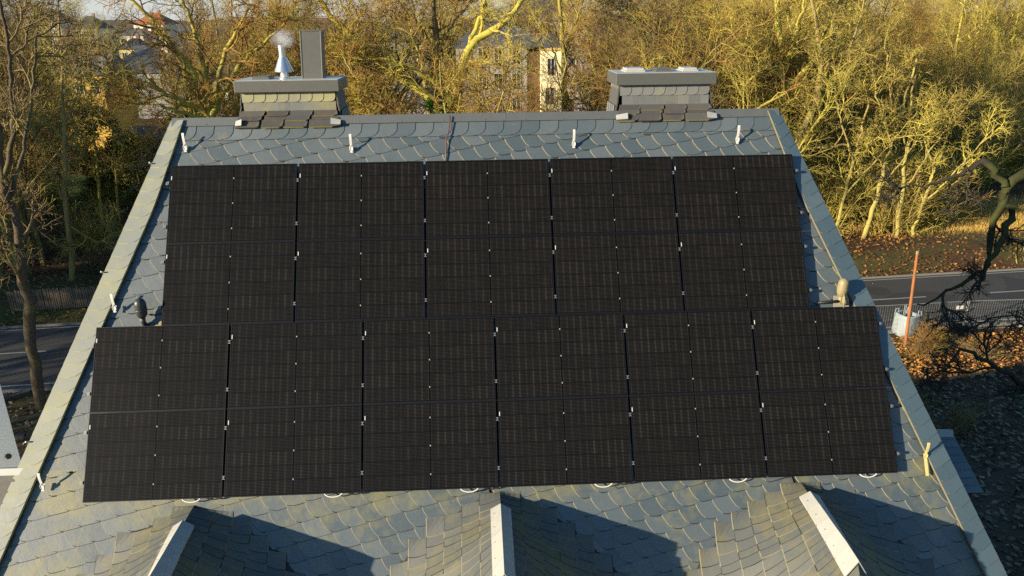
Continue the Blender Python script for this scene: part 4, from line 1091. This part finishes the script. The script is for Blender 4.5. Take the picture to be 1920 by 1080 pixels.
# smoke over the flue
sm = bpy.data.materials.new('smoke'); sm.use_nodes = True; t = sm.node_tree; t.nodes.clear(); g = G(t)
out = g.n('ShaderNodeOutputMaterial'); vol = g.n('ShaderNodeVolumePrincipled'); vol.inputs['Color'].default_value = (.95, .95, .95, 1); vol.inputs['Anisotropy'].default_value = .3
o_ = g.obj(); ln = g.n('ShaderNodeVectorMath', operation='LENGTH'); g.put(ln.inputs[0], o_)
nn = g.noise(o_, 2.2, 5, .65, .6); dens = g.math('MULTIPLY', g.ramp(g.math('ADD', ln.outputs['Value'], g.math('MULTIPLY', nn, 1.7)), 1.62, .85), 9.0)
g.put(vol.inputs['Density'], dens); t.links.new(vol.outputs[0], out.inputs['Volume'])
smoke = empty('smoke', (fx, fy, zz))
mb = MB(); mb.lathe([(0.0, -1.), (.5, -.87), (.87, -.5), (1, 0), (.87, .5), (.5, .87), (0, 1)], 16)
o = mb.build('smoke', sm, None, smooth=True); bpy.data.objects.remove(smoke)
o.name = 'smoke'; o.location = (fx + .04, fy, zz + .55); o.scale = (.23, .18, .19); tag(o, 'small puff of white smoke above the steel flue', 'smoke', None, 'stuff')

# ------------------------------------------------------------------ trees
rt = random.Random(11)
PT = {'oak1': tree_mesh('bare_tree', 1, 'spread', 'olive', 'olive', 20, .38), 'oak2': tree_mesh('bare_tree', 2, 'spread', 'brown', 'red', 20, .40),
      'up1': tree_mesh('bare_tree', 3, 'upright', 'olive', 'olive', 21, .28), 'up2': tree_mesh('bare_tree', 4, 'upright', 'brown', 'brown', 21, .28),
      'up3': tree_mesh('bare_tree', 5, 'upright', 'tan', 'red', 20, .26), 'multi1': tree_mesh('bare_tree', 6, 'multi', 'olive', 'olive', 17, .22), 'multi2': tree_mesh('bare_tree', 7, 'multi', 'tan', 'red', 17, .20),
      'slim1': tree_mesh('bare_tree', 8, 'slim', 'olive', 'olive', 17, .15), 'oak3': tree_mesh('bare_tree', 10, 'spread', 'brown', 'brown', 17, .48, den=1.1), 'slim2': tree_mesh('bare_tree', 9, 'slim', 'brown', 'brown', 18, .16)}
used = set()
def put(proto, x, y, s=1.0, z=ZG, rz=None, label=None, group=None, cat='tree'):
    o = PT[proto] if proto not in used else copy_tree(PT[proto]); used.add(proto)
    o.location = (x, y, z); o.rotation_euler = (rt.uniform(-.05, .05), rt.uniform(-.05, .05), rt.uniform(0, 6.28) if rz is None else rz); o.scale = (s, s, s * rt.uniform(.94, 1.06))
    tag(o, label, cat, group); return o
def px_at(px, Y, zg=ZG):
    # x of a picture column at ground depth Y
    for py in range(60, 1000, 2):
        q = at(px, py, 2, zg)
        if q[2] < 1e9 and q[1] > 0 and q[1] <= Y: return q[0]
    return at(px, 400, 1, Y)[0]
def col_x(px, Y): return at(px, 330, 1, Y)[0]
ev1, ev2 = evergreen('evergreen_tree', 31, 9.5, 2.6, 'gold'), evergreen('evergreen_tree', 32, 6.5, 2.6, 'yew')
PT['ev1'], PT['ev2'] = ev1, ev2
put('ev1', col_x(190, 58), 58, 1.0, label='yellow green leafy evergreen standing among the trunks at left', group=None)
put('ev1', col_x(262, 50), 50, .85, label='olive evergreen beside the left hip, right of the brighter one')
put('ev2', col_x(352, 64), 64, 1.15, label='dark green evergreen behind the left end of the ridge')
put('ev2', col_x(60, 62), 62, 1.0, label='dark evergreen low at the left edge of the wood')
# hand placed trees, trunk and limbs following the photograph
def PL(Y, *pts): return [tuple(at(x, y, 1, Y + (e[0] if e else 0))) for x, y, *e in pts]
T = limb_tree('bare_tree', [PL(19.5, (78, 765), (60, 640), (45, 520), (30, 430), (8, 330), (-10, 220)), PL(19.5, (36, 470), (10, 440, -.5), (-40, 420, -1)), PL(19.5, (20, 370), (40, 300, .6), (60, 180, 1), (70, 60, 1.4)), PL(19.5, (8, 330), (25, 250, -.6), (20, 120, -1), (0, 0, -1.5))],
              [(.24, .15), (.07, .03), (.08, .04), (.10, .05)], 'mid', 'brown', 41, .55, .75)
tag(T, 'thick leaning trunk in front of the road at the left edge, its left side sunlit', 'tree')
T = limb_tree('bare_tree', [PL(35, (136, 560), (130, 470), (124, 360), (120, 240), (116, 120), (112, 20)), PL(35, (122, 300), (60, 250, .5), (10, 235, .8)), PL(35, (120, 230), (160, 150, .6), (215, 110, 1.0)), PL(35, (126, 420), (180, 455, -.5), (230, 440, -.8))],
              [(.17, .05), (.05, .02), (.06, .02), (.04, .02)], 'tan', 'brown', 42, .9, .75)
tag(T, 'slender pale trunk standing by itself in the dark left wood', 'tree')
T = limb_tree('bare_tree', [PL(42, (392, 330), (396, 225), (360, 130), (300, 60), (230, -20)), PL(42, (396, 225), (380, 110, .5), (350, 20, 1), (330, -40, 1)), PL(42, (398, 225), (420, 100, -.6), (470, 10, -1)), PL(42, (392, 215), (300, 170, -1), (210, 135, -1.5), (150, 120, -2)), PL(42, (396, 215), (450, 120, .6), (560, 20, 1)), PL(42, (388, 225), (310, 200, -1), (260, 190, -1.4))],
              [(.34, .10), (.22, .07), (.22, .07), (.20, .05), (.20, .06), (.14, .04)], 'olive', 'red', 43, 1.2, 1.0)
tag(T, 'large bare tree fanning up from behind the left end of the ridge', 'tree')
T = limb_tree('bare_tree', [PL(42, (845, 330), (850, 215), (862, 130), (885, 80), (950, 40), (1000, -30)), PL(42, (872, 100), (905, 20, .5), (920, -60, 1)), PL(42, (848, 190), (800, 140, -.6), (730, 110, -1), (640, 110, -1.2)), PL(42, (846, 210), (760, 150, .6), (680, 90, 1), (610, 20, 1.2), (580, -30, 1.2)), PL(42, (850, 190), (920, 160, -.8), (960, 130, -1))],
              [(.38, .15), (.20, .08), (.20, .09), (.34, .14), (.12, .05)], 'olive', 'olive', 44, 1.0, .95)
tag(T, 'forked oak with ivy at its foot behind the middle of the ridge', 'tree')
ivy = lambda cs, rr, n, par: npmesh('ivy', *leaf_cloud(np.random.RandomState(n), [np.array(c) - np.array(par.location) for c in cs], rr, n, .10), LEAF['ivy'], par, False)
ivy(PL(42, (836, 205, -.5), (822, 200, -.5), (848, 185, -.4), (805, 195, -.4), (852, 160, -.3)), [.42, .35, .30, .3, .2], 2600, T)
T = limb_tree('bare_tree', [PL(47, (822, 330), (822, 200), (820, 110), (815, 40), (812, -40)), PL(47, (820, 100), (780, 40, .5), (740, -20, 1)), PL(47, (820, 75), (870, 20, -.5), (900, -40, -1))], [(.34, .14), (.14, .06), (.13, .05)], 'brown', 'red', 45, 1.2, 1.0)
tag(T, 'straight thick trunk with a strip of ivy, left of the forked oak', 'tree')
ivy(PL(47, (822, 175, -.4), (820, 155, -.4), (823, 138, -.4), (822, 195, -.4)), [.26, .26, .22, .28], 1200, T)
T = limb_tree('bare_tree', [PL(38, (800, 330), (770, 240), (745, 195), (700, 172), (645, 165)), PL(38, (772, 240), (720, 215, -.4), (670, 195, -.8)), PL(38, (760, 215), (700, 190, .5), (650, 120, 1), (640, 100, 1))], [(.24, .08), (.16, .06), (.12, .05)], 'tan', 'red', 46, .8, .6)
tag(T, 'pale fallen limbs arching low behind the ridge right of the left chimney', 'fallen tree')
T = limb_tree('bare_tree', [PL(50, (1212, 330), (1212, 130), (1205, 60), (1185, 0), (1170, -50)), PL(50, (1212, 120), (1240, 50, .4), (1290, 0, .8), (1320, -40, 1)), PL(50, (1210, 95), (1190, 40, -.8), (1140, 0, -1)), PL(50, (1214, 110), (1260, 95, -.6), (1330, 110, -1)), PL(50, (1210, 90), (1225, 20, .8), (1230, -40, 1))], [(.40, .20), (.22, .09), (.16, .06), (.14, .05), (.2, .08)], 'brown', 'brown', 47, 1.0, 1.05)
tag(T, 'broad forking oak rising behind the right chimney', 'tree')
T = limb_tree('bare_tree', [PL(58, (1062, 330), (1062, 215), (1058, 120), (1052, 40), (1045, -40)), PL(58, (1058, 110), (1080, 40, .5), (1100, -20, 1)), PL(58, (1060, 150), (1030, 80, -.5), (1000, 40, -1))], [(.32, .14), (.12, .05), (.11, .04)], 'brown', 'olive', 48, .45, .7)
tag(T, 'dark straight trunk against the right side of the yellow wing', 'tree')
T = limb_tree('bare_tree', [PL(44, (1468, 360), (1470, 220), (1466, 140), (1460, 60), (1455, -30)), PL(44, (1470, 170), (1520, 120, .4), (1560, 40, .8), (1590, -40, 1)), PL(44, (1468, 150), (1420, 110, -.6), (1370, 60, -1), (1330, 30, -1)), PL(44, (1466, 180), (1400, 180, -.4), (1340, 160, -.8)), PL(44, (1470, 130), (1495, 60, -.8), (1510, -20, -1))], [(.38, .16), (.18, .07), (.17, .06), (.13, .05), (.16, .06)], 'olive', 'olive', 49, 1.15, 1.05)
tag(T, 'big yellow lichened tree just right of the right end of the ridge', 'tree')
T = limb_tree('bare_tree', [PL(42, (1498, 330), (1500, 250), (1510, 230), (1530, 200), (1540, 100), (1520, -10)), PL(42, (1502, 245), (1545, 165, .5), (1600, 80, 1), (1620, 0, 1)), PL(42, (1504, 280), (1570, 272, -.4), (1640, 270, -.8))], [(.30, .10), (.16, .06), (.12, .05)], 'tan', 'olive', 50, .7, .8)
tag(T, 'crooked pale tree at the right hip with a mossy level limb', 'tree')
for k, (bx_, by_, tx_, ty_, r_, lab) in enumerate([(1620, 448, 1672, 270, .19, 'first of three sunlit leaning trunks above the road at right'), (1680, 450, 1700, 280, .17, 'second of three sunlit leaning trunks above the road, nearly upright'), (1706, 450, 1752, 320, .14, 'third of three sunlit leaning trunks, forked low beside the bright grass'), (1566, 432, 1600, 300, .13, 'short sunlit trunk just above the right hip at the edge of the wood')]):
    Y_ = 41.0; ex_ = tx_ + (tx_ - bx_) * .9; ey_ = ty_ - (by_ - ty_) * .9
    pls = [PL(Y_, (bx_ - 3, by_ + 22), (bx_, by_), ((bx_ + tx_) / 2, (by_ + ty_) / 2), (tx_, ty_), (ex_, ey_, .8)), PL(Y_, (tx_, ty_), (tx_ - 30, ty_ - 90, .5), (tx_ - 40, ty_ - 200, 1)), PL(Y_, ((bx_ + tx_) / 2, (by_ + ty_) / 2), (tx_ + 60, ty_ - 20, -.6), (tx_ + 120, ty_ - 90, -1))]
    T = limb_tree('bare_tree', pls, [(r_, .06), (.075, .03), (.075, .03)], 'tan', 'olive', 60 + k, .6, .8); tag(T, lab, 'tree')
# tree outside the right edge whose dark limbs hang into the view
T = limb_tree('overhanging_tree', [PL(12, (2080, 1180), (2060, 800), (2040, 600), (2030, 300), (2000, 60)), PL(12, (2035, 420), (1970, 330, -.4), (1920, 325, -.6), (1885, 350, -.8), (1862, 420, -.9), (1850, 490, -1), (1835, 545, -1)), PL(12, (1885, 350, -.8), (1850, 300, -.4), (1760, 345, -.2), (1700, 350, 0)), PL(12, (1880, 360, -.8), (1895, 420, -1), (1850, 500, -1.4), (1790, 545, -1.5), (1720, 570, -1.5)), PL(12, (2050, 780), (1960, 760, -.6), (1880, 700, -1), (1830, 660, -1.2), (1800, 650, -1.3), (1765, 695, -1.4)), PL(12, (1940, 745, -.8), (1880, 690, -.4), (1800, 700, 0), (1740, 690, .3)), PL(12, (2050, 900), (1960, 880, .5), (1880, 900, .8), (1840, 940, 1)), PL(12, (2060, 700), (1980, 620, 1), (1900, 590, 1.5), (1840, 600, 1.8))],
              [(.42, .16), (.27, .04), (.12, .02), (.14, .02), (.17, .03), (.08, .015), (.07, .015), (.07, .015)], 'dark', 'dark', 71, .36, .5)
tag(T, 'dark shaded tree at the right edge, its crooked limbs hanging over the road', 'tree')
# the rest of the wood
HX = [(-54, -42, 90, 103), (3, 16, 74, 90), (-62, -36, 124, 142)]
def blocked(x, y): return any(a - 1 < x < b + 1 and c - 1 < y < d + 1 for a, b, c, d in HX)
SUNLIT = [(38, 45, -13.5, 4), (42, 46, -13.5, 4), (46, 48, -13.5, 4), (50, 49, -13.5, 4), (34, 41, -13.5, 3), (13.6, 75.8, -8, 4.5), (-46, 91.5, -8, 5), (-16.5, 26.5, -14, 2.2)]
def in_sunpath(x, y):                             # keeps the places the photograph shows sunlit free of trees that would shade them
    hx_, hy_ = math.cos(SUN_AZ), math.sin(SUN_AZ)
    for tx_, ty_, tz_, w_ in SUNLIT:
        dx, dy = x - tx_, y - ty_; t_ = dx * hx_ + dy * hy_
        if t_ > 1 and tz_ + t_ * math.tan(SUN_EL) < ZG + 18 and abs(dx * hy_ - dy * hx_) < w_: return True
    return False
def scatter(n, y0, y1, px0, px1, protos, smin, smax, label, group, rej=None, power=1.5):
    k = 0; tries = 0
    while k < n and tries < n * 30:
        tries += 1
        y = y0 + (y1 - y0) * rt.random() ** power; px = px0 + (px1 - px0) * rt.random(); x = col_x(px, y)
        if y < road_y(x) + 7.5 or blocked(x, y) or in_sunpath(x, y) or (rej and rej(px, y)): continue
        put(rt.choice(protos), x, y, rt.uniform(smin, smax), label=label, group=group); k += 1
def gap(px, y):
    if px > 1530 and y < 56: return True
    if 945 < px < 1110 and y < 77: return True
    if 880 < px < 1150 and y < 77: return rt.random() < .6
    if 130 < px < 370 and y < 132: return True
    if 360 < px < 450 and y < 78: return rt.random() < .8
    if 60 < px <= 130 and y < 93: return rt.random() < .85
    return False
scatter(38, 36, 85, 1340, 1980, ['oak1', 'up1', 'multi1', 'slim1', 'up3', 'multi2', 'multi2'], .72, 1.05, 'bare lichen yellow tree in the sunny wood to the right of the roof', 'sunny bare trees right of the roof', gap)
scatter(34, 75, 190, 1240, 2000, ['oak1', 'up1', 'up3', 'oak2'], 1.0, 1.25, 'bare tree deep in the sunny wood at upper right', 'deep bare trees at upper right', gap, 1)
scatter(34, 37, 90, 560, 1360, ['oak2', 'up2', 'up3', 'multi2', 'slim2', 'slim1'], .66, 1.0, 'bare brown tree behind the ridge between the two chimneys', 'bare trees behind the ridge', gap)
scatter(36, 95, 200, 420, 1300, ['oak2', 'up2', 'up3', 'oak1'], 1.0, 1.25, 'bare tree far behind the ridge', 'distant bare trees behind the ridge', gap, 1)
scatter(12, 48, 90, 320, 600, ['multi2', 'up3', 'oak2'], .66, .95, 'bare reddish tree behind the left chimney', 'bare trees behind the left chimney', gap)
scatter(26, 36, 70, -60, 330, ['up2', 'slim2', 'slim2', 'multi1', 'up2'], .70, .98, 'bare tree in the shaded wood at the left', 'bare trees in the left wood', gap)
scatter(18, 75, 170, -40, 330, ['up1', 'up3', 'multi1'], .75, 1.05, 'bare tree among the houses at upper left', 'bare trees among the houses at left', gap, 1)
scatter(9, 38, 52, 560, 1340, ['oak3'], .75, 1.0, 'dark heavy limbed oak behind the ridge', 'heavy oaks behind the ridge', gap, 1)
scatter(8, 38, 62, 50, 240, ['slim1', 'slim2', 'slim1'], .75, 1.0, 'thin young tree in front of the ochre house at left', 'thin trees at left', None, 1)
# off to the left: unseen trees added to shade the left wood and road
for k in range(24):
    yy = -2 + 46 * (k + rt.random()) / 24
    xx = -39 - rt.random() * 26
    if in_sunpath(xx, yy): continue
    put(rt.choice(['ev2', 'ev2', 'ev1']) if yy > 19 and k % 5 else rt.choice(['up2', 'oak2']), xx, yy, rt.uniform(1.7, 2.3) if yy > 19 and k % 5 else rt.uniform(.8, 1.0), label='unseen tree added outside the left edge to shade the left wood', group='added shade trees outside the left edge')
PT['sh1'], PT['sh2'], PT['sh3'] = shrub_mesh('bare_shrub', 81, 'red', 3.0), shrub_mesh('bare_shrub', 82, 'brown', 2.4), shrub_mesh('bare_shrub', 83, 'olive', 3.4)
scatter(60, 36, 85, 1300, 1990, ['sh1', 'sh3', 'sh1'], .7, 1.5, 'twiggy bare shrub on the floor of the sunny right wood', 'shrubs in the right wood', lambda px, y: px > 1540 and y < 54)
scatter(50, 36, 85, 420, 1300, ['sh1', 'sh2', 'sh1'], .8, 1.7, 'twiggy bare shrub under the trees behind the ridge', 'shrubs behind the ridge')
scatter(40, 37, 80, -60, 420, ['sh2', 'sh3', 'sh2'], .7, 1.4, 'twiggy bare shrub under the trees in the left wood', 'shrubs in the left wood')
for k in range(24):
    y = 42 + 9 * rt.random(); x = col_x(1530 + 220 * rt.random() ** 1.2, y)
    put(rt.choice(['sh1', 'sh3', 'sh3']), x, y, rt.uniform(.9, 1.7), label='twiggy sunlit shrub around the three leaning trunks', group='shrubs round the leaning trunks', cat='shrub')
for k in range(8):
    x = 25 + rt.random() * 13; y = road_y(x) - 5.6 - rt.random() * 3
    put(rt.choice(['sh2', 'sh1']), x, y, rt.uniform(.3, .6), label='low bare brush tangled around the construction fence', group='brush by the fence', cat='shrub')
for o in bpy.data.objects:
    if o.name.startswith('bare_shrub'): o['category'] = 'shrub'
# fallen leaves, dry grass
def flakes(name, n, fn, m, size, seed, lab, cat, up=.35):
    rs = np.random.RandomState(seed); c = np.array([fn(rs) for _ in range(n)])
    nr = norm(np.array([[0, 0, 1.]]) + rs.normal(0, up, (n, 3))); U = norm(np.cross(nr, rs.normal(size=(n, 3)))); V = np.cross(nr, U); s = size * rs.uniform(.6, 1.5, n)[:, None]
    q = np.stack([c - U * s, c - V * s * .6, c + U * s, c + V * s * .6], 1).reshape(-1, 3)
    o = npmesh(name, q, np.arange(n * 4).reshape(-1, 4), m, None, False); return tag(o, lab, cat, None, 'stuff')
lm = leafmat('fallen_leaf', (.10, .045, .015), (.40, .19, .045)); lm2 = leafmat('fallen_leaf_orange', (.22, .09, .02), (.55, .27, .06))
def f_bank(rs):
    x = rs.uniform(-32, 62); o = 3.8 + 12 * rs.rand() ** 1.3; return (x, road_y(x) + o, ZG + .03 + np.interp(o, [a for a, _ in pr], [h + .06 for _, h in pr]))
flakes('fallen_leaves', 16000, f_bank, lm, .085, 5, 'brown fallen leaves on the bank across the road', 'leaves')
def f_near(rs):
    x = rs.uniform(22, 42); return (x, road_y(x) - 5.4 - 4.6 * rs.rand() ** 1.2 - (x - 26) * .03, ZG + .04 + rs.rand() * .05)
flakes('fallen_leaves', 5200, f_near, lm2, .085, 6, 'orange fallen leaves on the near verge beside the fence at right', 'leaves')
def grass(n, fn, m, h, seed, lab):
    rs = np.random.RandomState(seed); c = np.array([fn(rs) for _ in range(n)]); a = rs.uniform(0, 6.28, n); d = np.stack([np.cos(a), np.sin(a), 0 * a], 1)
    lean = rs.normal(0, .45, (n, 3)); lean[:, 2] = 1; tip = c + norm(lean) * (h * rs.uniform(.5, 1.3, n))[:, None]
    q = np.stack([c - d * .018, c + d * .018, tip], 1).reshape(-1, 3)
    return tag(npmesh('dry_grass', q, np.arange(n * 3).reshape(-1, 3), m, None, False), lab, 'grass', None, 'stuff')
gm2 = leafmat('straw', (.36, .22, .05), (.68, .47, .13))
grass(34000, lambda rs: (rs.normal(45, 5.5), rs.normal(45.8, 3.2), ZG + .1), gm2, .75, 8, 'sunlit dry yellow grass on the clearing above the road at right')

lm3 = leafmat('old_leaf', (.060, .040, .024), (.26, .18, .11))
flakes('fallen_leaves', 15000, lambda rs: (rs.uniform(12, 44), rs.uniform(-6, 20), ZG + .03 + rs.rand() * .06), lm3, .11, 16, 'dull brown old leaves on the shaded ground below the right hip', 'leaves')
flakes('fallen_leaves', 4000, lambda rs: (rs.uniform(-26, -6), rs.uniform(8, 21), ZG + .03), lm3, .09, 17, 'dull old leaves on the dark ground below the left hip', 'leaves')
for k in range(18):
    x = 17 + rt.random() * 16; y = 1 + rt.random() * 17
    put(rt.choice(['sh2', 'sh2', 'sh1']), x, y, rt.uniform(.45, .85), label='bare brush in the shaded garden below the right hip', group='brush below the right hip', cat='shrub')
for o in bpy.data.objects:
    if o.name.startswith('bare_shrub'): o['category'] = 'shrub'
